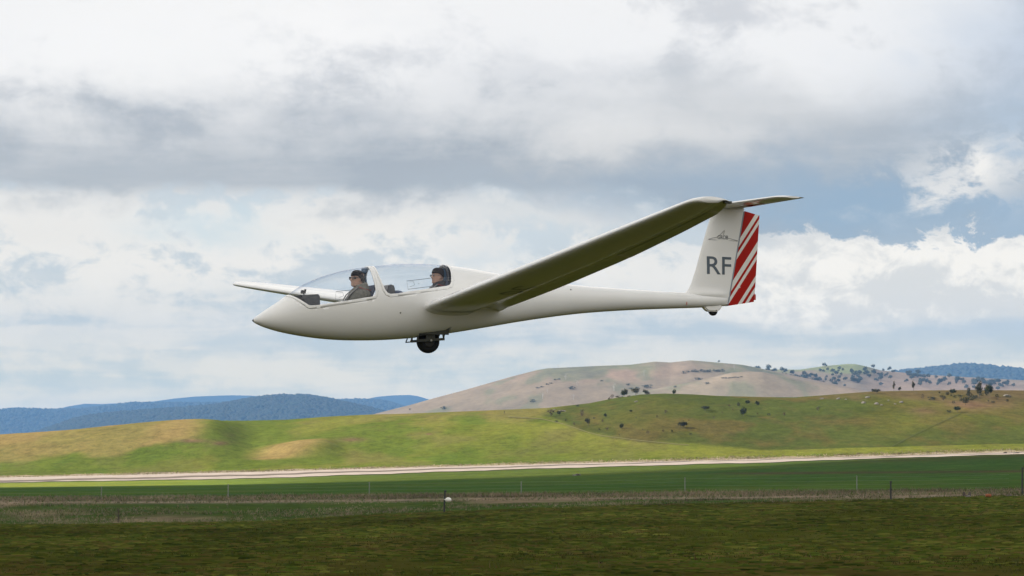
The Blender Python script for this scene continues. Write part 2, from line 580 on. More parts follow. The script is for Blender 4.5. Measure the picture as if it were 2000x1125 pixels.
    me = np_mesh('ground', np.stack([X, Y, Z], -1).reshape(-1, 3), grid_faces(len(ys), len(u)), attr={'tint': np.clip(C, 0, 1).reshape(-1, 3)})
    m = bpy.data.materials.new('pasture')
    m.use_nodes = True
    nt = m.node_tree
    V.nt = nt
    p = nt.nodes['Principled BSDF']
    p.inputs['Roughness'].default_value = 0.9
    p.inputs['Specular IOR Level'].default_value = 0.0
    an = nt.nodes.new('ShaderNodeAttribute')
    an.attribute_name = 'tint'
    g = nt.nodes.new('ShaderNodeNewGeometry')
    pos = V(g.outputs['Position'])
    na = noise(vmul(pos, (1, .55, 1)), 0.55, 8, 0.62)
    nb = noise(vmul(pos, (1, .5, 1), (40, 3, 0)), 2.6, 5, 0.6)
    nc = noise(vmul(pos, (1, .6, 1), (9, 70, 0)), 0.07, 6, 0.6)
    k = (na - 0.5) * 1.3 + (nb - 0.5) * 0.9 + (nc - 0.5) * 0.7 + 1.0
    c = scalec(V(an.outputs['Color']), V.op('MAXIMUM', k, 0.35))
    hs = mixc(sstep(noise(vmul(pos, (1, .5, 1), (5, 5, 5)), 0.22, 7, 0.65), 0.5, 0.72) * 0.35, c, scalec(mixc(0.5, c, (0.16, 0.10, 0.05)), 1.0))
    nt.links.new(hs.s, p.inputs['Base Color'])
    bn = nt.nodes.new('ShaderNodeBump')
    bn.inputs['Strength'].default_value = 0.6
    bn.inputs['Distance'].default_value = 0.12
    nt.links.new((na * 0.7 + nb * 0.5).s, bn.inputs['Height'])
    nt.links.new(bn.outputs[0], p.inputs['Normal'])
    o = new_obj('ground', me, m)
    tag(o, 'rolling pasture and mown airfield grass under the glider', 'ground', kind='structure')


build_ground()


def ribbon(name, cols, row_a, row_b, m, label, cat, lift=0.06, n_across=5, lo=160, flat=False):
    """a strip lying on the ground between two lines given in photo rows"""
    v = []
    for px in cols:
        a = pix(px, row_a(px), lo)
        b = pix(px, row_b(px), lo)
        for k in range(n_across):
            t = k / (n_across - 1)
            x, y = a[0] + (b[0] - a[0]) * t, a[1] + (b[1] - a[1]) * t
            v.append((x, y, float(ground_z(x, y)) + lift))
    me = np_mesh(name, v, grid_faces(len(cols), n_across))
    o = new_obj(name, me, m)
    tag(o, label, cat, kind='structure')
    return o


m_road = mat('pale gravel', (0.37, 0.31, 0.262), 0.95, spec=0.0, vary=0.35, vscale=0.35)
m_verge = mat('bleached roadside grass', (0.27, 0.215, 0.15), 0.95, spec=0.05, vary=0.4, vscale=0.8)
rcols = np.linspace(-350, 2400, 260)
wob = lambda px: 1.2 * math.sin(px / 37.0) + .7 * math.sin(px / 13.0 + 1)
ribbon('dirt_road', rcols, lambda p: G520(p) - 0.8 + .35 * wob(p * 1.3), lambda p: G545(p) + 0.8, m_road, 'pale gravel road running along the foot of the green hill', 'road', 0.10)
ribbon('road_verge', rcols, lambda p: G545(p) + 9.2 - 6.5 * min(1, max(0, (p - 300) / 1100)) + .4 * wob(p), lambda p: G545(p) + 6.6 - 4.4 * min(1, max(0, (p - 300) / 1100)) + .4 * wob(p + 9),
       mat('dark wheel rut', (0.17, 0.135, 0.105), 0.95, spec=0.05, vary=0.4, vscale=0.8), 'darker grassy strip down the middle of the gravel road', 'verge', 0.16, 3)

ribbon('dry_verge', rcols, lambda p: G545(p) + 1.2, lambda p: G545(p) - 2.4 - wob(p * 1.7) * .7, m_verge, 'bleached grass verge along the upper side of the gravel road', 'verge', 0.05, 4)

m_track = mat('worn farm track', (0.15, 0.135, 0.06), 0.95, spec=0.05, vary=0.3, vscale=0.5)
tr = curve([(990, 815), (1060, 819.5), (1100, 829), (1150, 846), (1175, 852), (1250, 861.5), (1320, 868.5), (1400, 874)])
tcols = np.linspace(992, 1345, 80)
ribbon('farm_track', tcols, lambda p: tr(p) + 0.5, lambda p: tr(p) - 0.6, m_track, 'thin pale track curving down the green hill below scattered trees', 'track', 0.10, 3, 560)
m_line = mat('trodden fence line', (0.066, 0.072, 0.024), 0.95, spec=0.05, vary=0.3, vscale=0.5)
v = []
for t in np.linspace(0, 1, 60):
    px = 1722 + (1876 - 1722) * t
    r = 884 - (884 - 808) * t ** 0.9
    x, y, z = pix(px, r, 560)
    x2, y2, z2 = pix(px + 1.8, r, 560)
    v += [(x, y, z + .12), (x2, y2, z2 + .12)]
tag(new_obj('fence_line', np_mesh('fence_line', v, grid_faces(60, 2)), m_line), 'dark straight line crossing the right hand hillside at a slant', 'track', kind='structure')


# ------------------------------------------------------------------ distant hills
def ridge(name, crest, yc, y0, yb, m, label, rough=0.0, rscale=200.0, seed=0, colf=None, n=(520, 70), pxr=(-700, 2700), fold=0.0, base=-2.0, prof=1.5):
    cr = curve(crest)
    pc = np.concatenate([np.linspace(pxr[0], -30, 40)[:-1], np.linspace(-30, 2030, n[0])[:-1], np.linspace(2030, pxr[1], 40)])
    ys = np.concatenate([np.linspace(y0, yc, n[1]), np.linspace(yc, yb, 22)[1:]])
    u = (pc - 1000) / FPX
    X = u[None, :] * ys[:, None]
    Y = np.repeat(ys[:, None], len(pc), 1)
    zc = 1.7 + (HZ - cr(pc)) * yc / FPX
    t = (ys - y0) / (yc - y0)
    up = np.clip(t, 0, 1)
    f = np.where(ys <= yc, 0.5 * (1 - (1 - up) ** prof) + .5 * smooth(up), 1 - smooth((ys - yc) / (yb - yc)))
    Z = base + (zc[None, :] - base) * f[:, None]
    env = (smooth(up * 3) * (1 - 0.75 * smooth((t - .75) / .25)))[:, None]
    if fold: Z = Z + fold * fbm(X / rscale, Y / (rscale * 2.2), 4, seed + 3) * env
    if rough: Z = Z + rough * fbm(X / 14.0, Y / 14.0, 2, seed) * smooth(up * 3)[:, None]
    attr = None
    if colf is not None:
        row = HZ - (Z - 1.7) * FPX / Y
        attr = {'tint': np.clip(colf(X, Y, np.repeat(pc[None, :], len(ys), 0), row), 0, 1).reshape(-1, 3)}
    me = np_mesh(name, np.stack([X, Y, Z], -1).reshape(-1, 3), grid_faces(len(ys), len(pc)), attr=attr)
    o = new_obj(name, me, m)
    tag(o, label, 'hill', kind='structure')

    def zat(px, Yq):
        zc1 = 1.7 + (HZ - cr(px)) * yc / FPX
        tt = (Yq - y0) / (yc - y0)
        u1 = np.clip(tt, 0, 1)
        ff = np.where(Yq <= yc, 0.5 * (1 - (1 - u1) ** prof) + .5 * smooth(u1), 1 - smooth((Yq - yc) / (yb - yc)))
        zz = base + (zc1 - base) * ff
        x = (px - 1000) / FPX * Yq
        e1 = smooth(u1 * 3) * (1 - 0.75 * smooth((tt - .75) / .25))
        if fold: zz = zz + fold * fbm(x / rscale, Yq / (rscale * 2.2), 4, seed + 3) * e1
        return zz

    def hit(px, row):
        q = np.linspace(y0, yc, 900)
        rr = HZ - (zat(np.full_like(q, px), q) - 1.7) * FPX / q
        i = np.argmax(rr <= row) if (rr <= row).any() else len(q) - 1
        return (px - 1000) / FPX * q[i], float(q[i]), float(zat(np.array([px]), q[i:i + 1])[0])
    return zat, hit


def Lc(a, b, t):
    a = np.asarray(a, float)
    b = np.asarray(b, float)
    return a + (b - a) * np.clip(t, 0, 1)[..., None]


def brown(X, Y, PX, ROW):
    n1, n2, n3 = fbm(X / 60, Y / 160, 4, 51), fbm(X / 16, Y / 60, 4, 57), fbm(X / 160, Y / 300, 3, 63)
    one = np.ones(X.shape + (3,))
    c = Lc(one * (0.190, 0.148, 0.102), one * (0.150, 0.124, 0.086), smooth((n1 + .1) / .3))
    c = Lc(c, one * (0.235, 0.165, 0.115), smooth((n3 - .05) / .2))
    c = Lc(c, one * (0.125, 0.135, 0.070), smooth((n1 + n3 + .12) / .3) * smooth((736 - ROW + 60 * n2) / 30) * .9)
    c = Lc(c, one * (0.125, 0.125, 0.075), smooth((n1 + n2 - .06) / .15) * .7)
    c = Lc(c, one * (0.10, 0.085, 0.07), smooth((n2 + n1 - .24) / .12) * .4)
    return c


def hill_mat(name, k=0.5):
    m = bpy.data.materials.new(name)
    m.use_nodes = True
    nt = m.node_tree
    V.nt = nt
    p = nt.nodes['Principled BSDF']
    p.inputs['Roughness'].default_value = 0.95
    p.inputs['Specular IOR Level'].default_value = 0.05
    an = nt.nodes.new('ShaderNodeAttribute')
    an.attribute_name = 'tint'
    g = nt.nodes.new('ShaderNodeNewGeometry')
    pos = V(g.outputs['Position'])
    k1 = (noise(vmul(pos, (1, .4, 1)), 0.06, 8, 0.65) - 0.5) * (2 * k) + (noise(vmul(pos, (1, .4, 1)), 0.3, 5, 0.6) - 0.5) * k + 1.0
    nt.links.new(scalec(V(an.outputs['Color']), k1).s, p.inputs['Base Color'])
    return m


m_brown = hill_mat('dry grass hillside')
bz, bhit = ridge('brown_hill', [(-700, 925), (500, 862), (730, 807), (800, 790), (850, 776), (900, 763), (950, 749), (1000, 735), (1050, 722), (1070, 718.5), (1150, 715),
                                (1230, 712), (1280, 706), (1310, 708), (1350, 704), (1400, 708), (1450, 712), (1500, 722), (1560, 735), (1610, 746), (1660, 756), (1720, 770), (1800, 790), (2700, 860)],
                 2150, 1650, 2950, m_brown, 'dry pinkish brown hill with a rounded top behind the green one', 0, 260, 11, brown, (520, 110), fold=14)
sz, shit = ridge('brown_spur', [(-700, 930), (900, 860), (1060, 815), (1200, 776), (1300, 757), (1380, 741), (1430, 729), (1460, 727), (1490, 728), (1520, 734), (1580, 745), (1650, 758), (1700, 768), (1800, 790), (2700, 850)],
                 1880, 1600, 2300, m_brown, 'smooth tan spur in front of the brown hill', 0, 200, 19,
                 lambda X, Y, PX, ROW: brown(X, Y, PX, ROW + 60) * 1.15, (520, 70), fold=5)


def gum(X, Y, PX, ROW):
    n1, n2 = fbm(X / 90, Y / 220, 4, 71), fbm(X / 26, Y / 70, 4, 77)
    one = np.ones(X.shape + (3,))
    c = Lc(one * (0.21, 0.152, 0.108), one * (0.165, 0.13, 0.092), smooth((n1 + .1) / .3))
    c = Lc(c, one * (0.15, 0.17, 0.075), smooth((728 - ROW + 30 * n2) / 12) * .9)
    return c


gz, ghit = ridge('wooded_brown_hill', [(-700, 930), (1300, 800), (1440, 730), (1500, 722), (1560, 723), (1610, 715.5), (1650, 711.5), (1670, 711), (1690, 715), (1720, 723), (1760, 727), (1800, 731), (1900, 737), (2000, 742), (2200, 760), (2700, 820)],
                 2650, 2000, 3400, m_brown, 'tan hill with a pale green top dotted with grey green trees', 0, 240, 29, gum, (520, 90), fold=10)

m_forest = mat('eucalypt forest', (0.028, 0.036, 0.026), 0.95, spec=0.03, vary=0.5, vscale=0.02)
m_forest2 = mat('distant forest', (0.020, 0.028, 0.022), 0.95, spec=0.03, vary=0.35, vscale=0.008)
rz, _ = ridge('blue_forest_hill', [(-700, 940), (1500, 800), (1700, 742), (1740, 732), (1765, 727), (1800, 725), (1840, 720), (1880, 716), (1910, 717), (1940, 720), (1970, 723), (2000, 726), (2150, 738), (2700, 830)],
              5600, 4700, 6800, m_forest2, 'dark blue forested hill far behind on the right', 5, 300, 31, None, (600, 50), fold=12)
wz, _ = ridge('near_wooded_hill', [(-700, 930), (0, 880), (50, 852), (100, 836), (150, 819), (200, 811), (300, 803), (400, 797), (450, 790), (490, 783), (540, 778), (600, 779), (640, 785), (700, 798), (760, 812), (900, 850), (2700, 930)],
              5000, 3800, 6500, m_forest, 'grey green wooded hill low on the left', 5, 330, 37, None, (700, 90), fold=34)
mz, _ = ridge('middle_blue_hill', [(-700, 822), (-200, 808), (0, 803.5), (30, 800.5), (100, 802), (160, 800.5), (200, 796), (260, 788), (300, 789), (400, 790), (470, 789), (560, 790), (640, 785), (700, 783.5), (745, 785), (800, 800), (900, 830), (2700, 930)],
              7000, 5700, 8400, m_forest2, 'deep blue forested hill behind the wooded one', 6, 500, 43, None, (600, 40), fold=30)
fz, _ = ridge('far_blue_mountain', [(-700, 840), (60, 815), (110, 800), (130, 793.5), (165, 787.5), (200, 788), (300, 783.5), (340, 778), (380, 774.5), (450, 772.5), (490, 773.5), (540, 778), (600, 784), (660, 784), (700, 783), (735, 776), (765, 773), (800, 772), (815, 774), (850, 784), (1000, 820), (2700, 930)],
              9000, 7500, 10600, m_forest2, 'pale blue mountain on the skyline farthest away', 0, 700, 47, None, (600, 40), fold=30)

ico = bmesh.new()
bmesh.ops.create_icosphere(ico, subdivisions=1, radius=1)
ICO_V = np.array([v.co for v in ico.verts])
ICO_F = np.array([[v.index for v in f.verts] for f in ico.faces])
ico.free()


def forest(name, zat, prange, yrange, n, size, seed, m, label):
    """thousands of crowns on a far hillside, one mass"""
    r = np.random.RandomState(seed)
    px = r.uniform(*prange, n)
    Y = r.uniform(*yrange, n)
    x = (px - 1000) / FPX * Y
    z = zat(px, Y)
    s = r.uniform(size[0], size[1], n)
    V3 = ICO_V[None] * (1 + r.uniform(-.28, .28, (n, len(ICO_V), 1))) * s[:, None, None] * np.array([1, 1, .85])
    V3 = V3 + np.stack([x, Y, z + s * .35], -1)[:, None, :]
    F = ICO_F[None] + (np.arange(n) * len(ICO_V))[:, None, None]
    g = r.uniform(.85, 1.18, n)
    tint = np.stack([0.034 * g * r.uniform(.9, 1.2, n), 0.042 * g, 0.032 * g], -1)
    me = np_mesh(name, V3.reshape(-1, 3), F.reshape(-1, 3), smooth=False, attr={'tint': np.repeat(tint, len(ICO_V), 0)})
    tag(new_obj(name, me, m), label, 'forest', kind='stuff')


m_crowns = mat('forest crowns', (0.05, 0.06, 0.04), 0.95, spec=0.03, attr='tint', vary=0.2, vscale=0.2)
forest('forest', wz, (-100, 820), (3900, 5050), 24000, (2.6, 5.4), 5, m_crowns, 'grey green forest covering the near hill on the left')
forest('forest', rz, (1690, 2080), (4900, 5680), 5000, (3, 7), 6, m_crowns, 'dark forest along the top of the blue hill on the right')
forest('forest', mz, (-60, 820), (6200, 7040), 6000, (3.5, 6), 8, m_crowns, 'blue forest covering the middle hill on the left')

# ------------------------------------------------------------------ haze: the air between here and the far hills
hz = bpy.data.materials.new('haze')
hz.use_nodes = True
hz.node_tree.nodes.clear()
ho = hz.node_tree.nodes.new('ShaderNodeOutputMaterial')
hv = hz.node_tree.nodes.new('ShaderNodeVolumePrincipled')
hv.inputs['Color'].default_value = (0.23, 0.49, 0.93, 1)
hv.inputs['Density'].default_value = 1.0e-4
hz.node_tree.links.new(hv.outputs[0], ho.inputs['Volume'])
bm = bmesh.new()
add_box(bm, (0, 5600, 148), (31000, 14600, 304))
tag(bm_obj('haze', bm, hz), 'thin blue air over the whole valley', 'haze', kind='stuff')


# ------------------------------------------------------------------ the cloud overhead that shades the airfield
def build_cloud():
    h = 720.0
    k = h / to_sun.z
    off = np.array([to_sun.x * k, to_sun.y * k])
    m = bpy.data.materials.new('cloud')
    m.use_nodes = True
    nt = m.node_tree
    nt.nodes.clear()
    V.nt = nt
    o = nt.nodes.new('ShaderNodeOutputMaterial')
    a = nt.nodes.new('ShaderNodeBsdfDiffuse')
    b = nt.nodes.new('ShaderNodeBsdfTranslucent')
    mx = nt.nodes.new('ShaderNodeMixShader')
    mx.inputs[0].default_value = 0.45
    for q in (a, b): q.inputs[0].default_value = (0.9, 0.9, 0.9, 1)
    nt.links.new(a.outputs[0], mx.inputs[1])
    nt.links.new(b.outputs[0], mx.inputs[2])
    nt.links.new(mx.outputs[0], o.inputs[0])
    nx, ny = 130, 100
    xs = np.linspace(-520, 620, nx)
    t = np.linspace(0, 1, ny)
    # outline on the ground: from far behind the camera up to the bright strip beyond the paddock
    px_edge = lambda x: np.interp(x, [-520, -120, -80, -40, 0, 40, 75, 95, 130, 620], [330, 402, 408, 418, 432, 462, 503, 516, 520, 545])
    ye = px_edge(xs) + 9 * fbm(xs / 26, xs * 0, 3, 3)
    y0 = -560 + 0 * xs
    X = np.repeat(xs[None, :], ny, 0)
    Yg = y0[None, :] + (ye - y0)[None, :] * t[:, None]
    ex = np.minimum(smooth((X + 520) / 200), smooth((620 - X) / 200))
    ey = np.minimum(smooth((Yg + 560) / 200), np.sqrt(np.clip((ye[None, :] - Yg) / 60, 0, 1)))
    th = ex * ey
    up = h + th * (60 + 110 * (fbm(X / 120, Yg / 120, 4, 9) + .5))
    dn = h - th * (8 + 26 * (fbm(X / 90, Yg / 90, 4, 19) + .5))
    P = np.stack([X + off[0], Yg + off[1], up], -1).reshape(-1, 3)
    Q = np.stack([X + off[0], Yg + off[1], dn], -1).reshape(-1, 3)
    f = grid_faces(ny, nx)
    me = np_mesh('cloud', np.concatenate([P, Q]), np.concatenate([f, f[:, ::-1] + nx * ny]))
    tag(new_obj('cloud', me, m), 'low grey cloud overhead that shades the airfield', 'cloud', kind='structure')


build_cloud()
# ------------------------------------------------------------------ the glider (x aft from the nose, y to starboard, z up; metres)
G_LOC = Vector((-3.7221, 41.1176, 3.9237))
G_ROT = Matrix(((0.0, 0.0, 0.0),) * 3)
G_ROT = Matrix.Rotation(0.4192, 3, 'Z') @ Matrix.Rotation(0.0059, 3, 'Y') @ Matrix.Rotation(0.0035, 3, 'X')
BASE = Vector((2.72, 0.0, -0.401))
glider = empty('glider', G_LOC + G_ROT @ BASE)
glider.rotation_euler = G_ROT.to_euler()
tag(glider, 'white two seat glider with red striped rudder flying low over the airfield', 'glider')

m_gel = mat('white gelcoat', (0.765, 0.765, 0.752), 0.20, spec=0.5, vary=0.05, vscale=2.2)
m_gel2 = mat('white gelcoat wing', (0.755, 0.757, 0.745), 0.11, spec=0.5, vary=0.05, vscale=1.4)
m_inner = mat('cockpit lining', (0.55, 0.55, 0.53), 0.7, vary=0.06)
m_dark = mat('black rubber', (0.008, 0.008, 0.008), 0.75, spec=0.3, vary=0.2, vscale=20)
m_gear = mat('dark green gear frame', (0.046, 0.050, 0.042), 0.5, vary=0.25, vscale=15)
m_black = mat('black plastic', (0.016, 0.017, 0.022), 0.45, vary=0.15)
m_panel = mat('grey panel cover', (0.035, 0.04, 0.052), 0.38, vary=0.2)
m_navy = mat('navy cloth', (0.045, 0.065, 0.12), 0.85, vary=0.25, vscale=25)
m_bluepad = mat('blue head pad', (0.05, 0.10, 0.17), 0.8, vary=0.25, vscale=25)
m_letter = mat('grey blue lettering', (0.068, 0.095, 0.125), 0.4, vary=0.06)
m_logo = mat('thin dark logo ink', (0.05, 0.06, 0.07), 0.5)
m_red = mat('red paint', (0.42, 0.02, 0.012), 0.3, vary=0.1)
m_metal = mat('scuffed metal', (0.35, 0.35, 0.34), 0.4, metal=0.8, vary=0.2)
m_gap = mat('grey gap tape', (0.24, 0.27, 0.32), 0.5)


def glass_mat():
    m = bpy.data.materials.new('canopy perspex')
    m.use_nodes = True
    nt = m.node_tree
    nt.nodes.clear()
    o = nt.nodes.new('ShaderNodeOutputMaterial')
    t = nt.nodes.new('ShaderNodeBsdfTransparent')
    t.inputs[0].default_value = (0.93, 0.95, 0.965, 1)
    g = nt.nodes.new('ShaderNodeBsdfGlossy')
    g.inputs['Roughness'].default_value = 0.03
    g.inputs[0].default_value = (0.95, 0.97, 1, 1)
    V.nt = nt
    fc = nt.nodes.new('ShaderNodeLayerWeight')
    fc.inputs[0].default_value = 0.5
    fr = V.op('POWER', V(fc.outputs['Facing']), 5.0) * 0.50 + 0.032
    rim = V.op('POWER', V(fc.outputs['Facing']), 4.0)
    tint = mixc(rim, (0.98, 0.985, 0.99), (0.25, 0.36, 0.58))
    nt.links.new(tint.s, t.inputs[0])
    mx = nt.nodes.new('ShaderNodeMixShader')
    nt.links.new(fr.s, mx.inputs[0])
    nt.links.new(t.outputs[0], mx.inputs[1])
    nt.links.new(g.outputs[0], mx.inputs[2])
    nt.links.new(mx.outputs[0], o.inputs[0])
    return m


m_glass = glass_mat()


def part(name, bm, m, parent=None, smooth=False, label=None):
    """mesh given in glider coordinates -> child of the glider (or of a part of it)"""
    bmesh.ops.translate(bm, verts=bm.verts[:], vec=-BASE)
    o = bm_obj(name, bm, m, parent or glider, smooth)
    if label: o['label'] = label
    return o


def part_np(name, v, f, m, parent=None, smooth=True, label=None):
    me = np_mesh(name, np.asarray(v) - np.array(BASE), f, smooth)
    o = new_obj(name, me, m, parent or glider)
    if label: o['label'] = label
    return o


TOPL = [(0.0, 0.010), (0.012, .034), (0.035, .056), (0.069, 0.080), (0.13, .124), (0.2, 0.172), (0.3, .237), (0.393, 0.298), (0.529, 0.396), (0.743, 0.541), (0.978, 0.650), (1.23, 0.738), (1.532, 0.808), (1.772, 0.848),
        (1.932, 0.868), (2.231, 0.900), (2.539, 0.915), (2.841, 0.913), (3.071, 0.902), (3.36, 0.874), (3.568, 0.848), (3.835, 0.812), (4.3, .758), (4.983, 0.694), (5.973, 0.654), (6.92, 0.632), (7.72, .62)]
BOTL = [(0.0, 0.0), (0.012, -.016), (0.035, -.031), (0.063, -0.044), (.13, -.072), (0.258, -0.111), (0.4, -.145), (0.555, -0.173), (0.949, -0.222), (1.345, -0.242), (1.639, -0.239), (2.04, -0.221), (2.444, -0.184), (3.056, -0.098),
        (3.575, -0.007), (4.3, .125), (5.174, 0.254), (5.975, 0.329), (6.788, 0.381), (7.302, 0.412), (7.72, 0.45)]
WIDL = [(0, .006), (.012, .028), (.035, .046), (.069, .066), (.13, .09), (.2, .118), (.3, .152), (.393, .182), (.6, .235), (.9, .29), (1.3, .333), (1.8, .355), (2.4, .358), (2.8, .35), (3.3, .315), (3.835, .262), (4.6, .205), (5.5, .163),
        (6.5, .130), (7.2, .108), (7.5, .088), (7.66, .066), (7.72, .056)]


def spline(tab):
    a = np.array(tab, float)
    x, y = a[:, 0], a[:, 1]
    d = np.gradient(y, x)
    # monotone-ish cubic
    def f(q):
        q = np.asarray(q, float)
        i = np.clip(np.searchsorted(x, q) - 1, 0, len(x) - 2)
        h = x[i + 1] - x[i]
        t = np.clip((q - x[i]) / h, 0, 1)
        return (1 + 2 * t) * (1 - t) ** 2 * y[i] + t * (1 - t) ** 2 * h * d[i] + t * t * (3 - 2 * t) * y[i + 1] + t * t * (t - 1) * h * d[i + 1]
    return f


fT, fB, fW = spline(TOPL), spline(BOTL), spline(WIDL)


def hull_pts(xs, th, off=0.0):
    """fuselage surface; th = 0 at starboard side, pi/2 on top"""
    t, b, w = fT(xs), fB(xs), fW(xs)
    zc, h = (t + b) / 2, (t - b) / 2
    n = 2.15
    c, s = np.cos(th), np.sin(th)
    e = 2 / n
    y = np.sign(c) * np.abs(c) ** e
    z = np.sign(s) * np.abs(s) ** e
    Y = (w[:, None] + off) * y[None, :]
    Z = zc[:, None] + (h[:, None] + off) * z[None, :]
    X = np.repeat(xs[:, None], len(th), 1)
    return np.stack([X, Y, Z], -1)


def hull_half(x, z):
    t, b, w = float(fT(x)), float(fB(x)), float(fW(x))
    q = min(abs((z - (t + b) / 2) / ((t - b) / 2)), .9999)
    return w * (1 - q ** 2.15) ** (1 / 2.15)


def hull_bm(x0, x1, nx, nth, off=0.0, cap=True):
    if x0 == 0:
        xs = np.concatenate([[0, .006, .012, .022, .035, .05, .069, .095], np.linspace(.13, x1, nx)])
    else:
        xs = np.linspace(x0, x1, nx)
    th = np.linspace(0, 2 * np.pi, nth, endpoint=False)
    P = hull_pts(xs, th, off)
    bm = bmesh.new()
    vs = [[bm.verts.new(p) for p in row] for row in P]
    for a, b in zip(vs, vs[1:]):
        for k in range(nth):
            bm.faces.new((a[k], b[k], b[(k + 1) % nth], a[(k + 1) % nth]))
    if cap:
        bm.faces.new(vs[0])
        bm.faces.new(vs[-1][::-1])
    bmesh.ops.recalc_face_normals(bm, faces=bm.faces[:])
    return bm


def inside(poly, x, z):
    c = False
    n = len(poly)
    for i in range(n):
        x1, z1 = poly[i]
        x2, z2 = poly[(i + 1) % n]
        if (z1 > z) != (z2 > z) and x < (x2 - x1) * (z - z1) / (z2 - z1) + x1: c = not c
    return c


def slice_poly(bm, poly):
    """cut the mesh along a side-view outline"""
    x0, x1 = min(p[0] for p in poly) - .02, max(p[0] for p in poly) + .02
    z0, z1 = min(p[1] for p in poly) - .02, max(p[1] for p in poly) + .02
    for i in range(len(poly)):
        a, b = poly[i], poly[(i + 1) % len(poly)]
        d = Vector((b[0] - a[0], 0, b[1] - a[1]))
        if d.length < 1e-6 or (a[1] > 1.1 and b[1] > 1.1): continue
        no = Vector((d.z, 0, -d.x)).normalized()
        ex0, ex1 = min(a[0], b[0]) - .03, max(a[0], b[0]) + .03
        ez0, ez1 = min(a[1], b[1]) - .03, max(a[1], b[1]) + .03
        fs = []
        for f in bm.faces:
            xs_ = [v.co.x for v in f.verts]
            zs_ = [v.co.z for v in f.verts]
            if max(xs_) > ex0 and min(xs_) < ex1 and max(zs_) > ez0 and min(zs_) < ez1: fs.append(f)
        geom = set(fs)
        for f in fs:
            geom.update(f.edges)
            geom.update(f.verts)
        bmesh.ops.bisect_plane(bm, geom=list(geom), dist=1e-5, plane_co=(a[0], 0, a[1]), plane_no=no)


def keep(bm, test):
    dead = [f for f in bm.faces if not test(f.calc_center_median())]
    bmesh.ops.delete(bm, geom=dead, context='FACES')


def grow(poly, k):
    """offset an outline outwards by k metres (corner normals)"""
    n = len(poly)
    out = []
    cx = sum(p[0] for p in poly) / n
    cz = sum(p[1] for p in poly) / n
    for i in range(n):
        a, b, c = (Vector((*poly[j % n], 0)) for j in (i - 1, i, i + 1))
        def nn(p, q):
            d = (q - p).normalized()
            m = Vector((d.y, -d.x, 0))
            return m if m.dot((p + q) / 2 - Vector((cx, cz, 0))) > 0 else -m
        m = (nn(a, b) + nn(b, c))
        m.normalize()
        out.append((b.x + m.x * k, b.y + m.y * k))
    return out


FG = [(0.470, 1.2), (0.505, 0.400), (0.558, 0.372), (0.752, 0.240), (0.780, 0.233), (0.878, 0.242), (1.293, 0.314), (1.682, 0.384), (1.732, 0.401), (1.752, 0.436), (1.755, 0.470), (1.745, 0.559), (1.732, 0.685), (1.728, 0.78), (1.732, 1.2)]
RG = [(1.822, 1.2), (1.824, 0.80), (1.838, 0.684), (1.866, 0.589), (1.899, 0.497), (1.936, 0.450), (1.981, 0.434), (2.083, 0.445), (2.41, 0.505), (2.761, 0.563), (2.886, 0.585), (2.930, 0.604), (2.954, 0.641), (2.974, 0.751), (2.985, 0.83), (2.992, 1.2)]
FO = [(0.440, 1.2), (0.475, 0.376), (0.535, 0.348), (0.735, 0.197), (0.770, 0.186), (0.878, 0.196), (1.293, 0.269), (1.700, 0.343), (1.762, 0.370), (1.786, 0.430), (1.785, 0.480), (1.772, 0.564), (1.757, 0.702), (1.752, 0.79), (1.756, 1.2)]
RO = [(1.798, 1.2), (1.800, 0.80), (1.812, 0.683), (1.836, 0.588), (1.870, 0.470), (1.910, 0.412), (1.974, 0.389), (2.086, 0.402), (2.41, 0.460), (2.761, 0.519), (2.905, 0.542), (2.968, 0.575), (2.994, 0.628), (3.012, 0.751), (3.022, 0.83), (3.030, 1.2)]
WB = [(2.50, -0.6), (2.52, -0.118), (2.92, -0.062), (3.00, -0.012), (2.975, -0.6)]

# fuselage shell with the two cockpit openings and the wheel bay cut through it
bm = hull_bm(0, 7.70, 170, 84)
for po in (grow(FO, .0025), grow(RO, .0025), WB):
    slice_poly(bm, po)
go1, go2 = grow(FO, .0025), grow(RO, .0025)
keep(bm, lambda c: not (inside(go1, c.x, c.z) or inside(go2, c.x, c.z) or (inside(WB, c.x, c.z) and c.z < .1 and abs(c.y) < .22)))
fus = part('fuselage', bm, m_gel, smooth=True)
sm = fus.modifiers.new('shell', 'SOLIDIFY')
sm.thickness = 0.014
sm.offset = -1
sm.use_even_offset = False

# cockpit floor and lining
bm = hull_bm(0.42, 3.10, 40, 48, off=-0.03, cap=True)
bmesh.ops.bisect_plane(bm, geom=bm.verts[:] + bm.edges[:] + bm.faces[:], plane_co=(0.5, 0, 0.12), plane_no=Vector((-0.14, 0, 1)).normalized(), clear_outer=True)
bmesh.ops.delete(bm, geom=[f for f in bm.faces if len(f.verts) > 8 and abs(f.normal.x) > .9], context='FACES')
part('cockpit_lining', bm, m_inner, smooth=True)

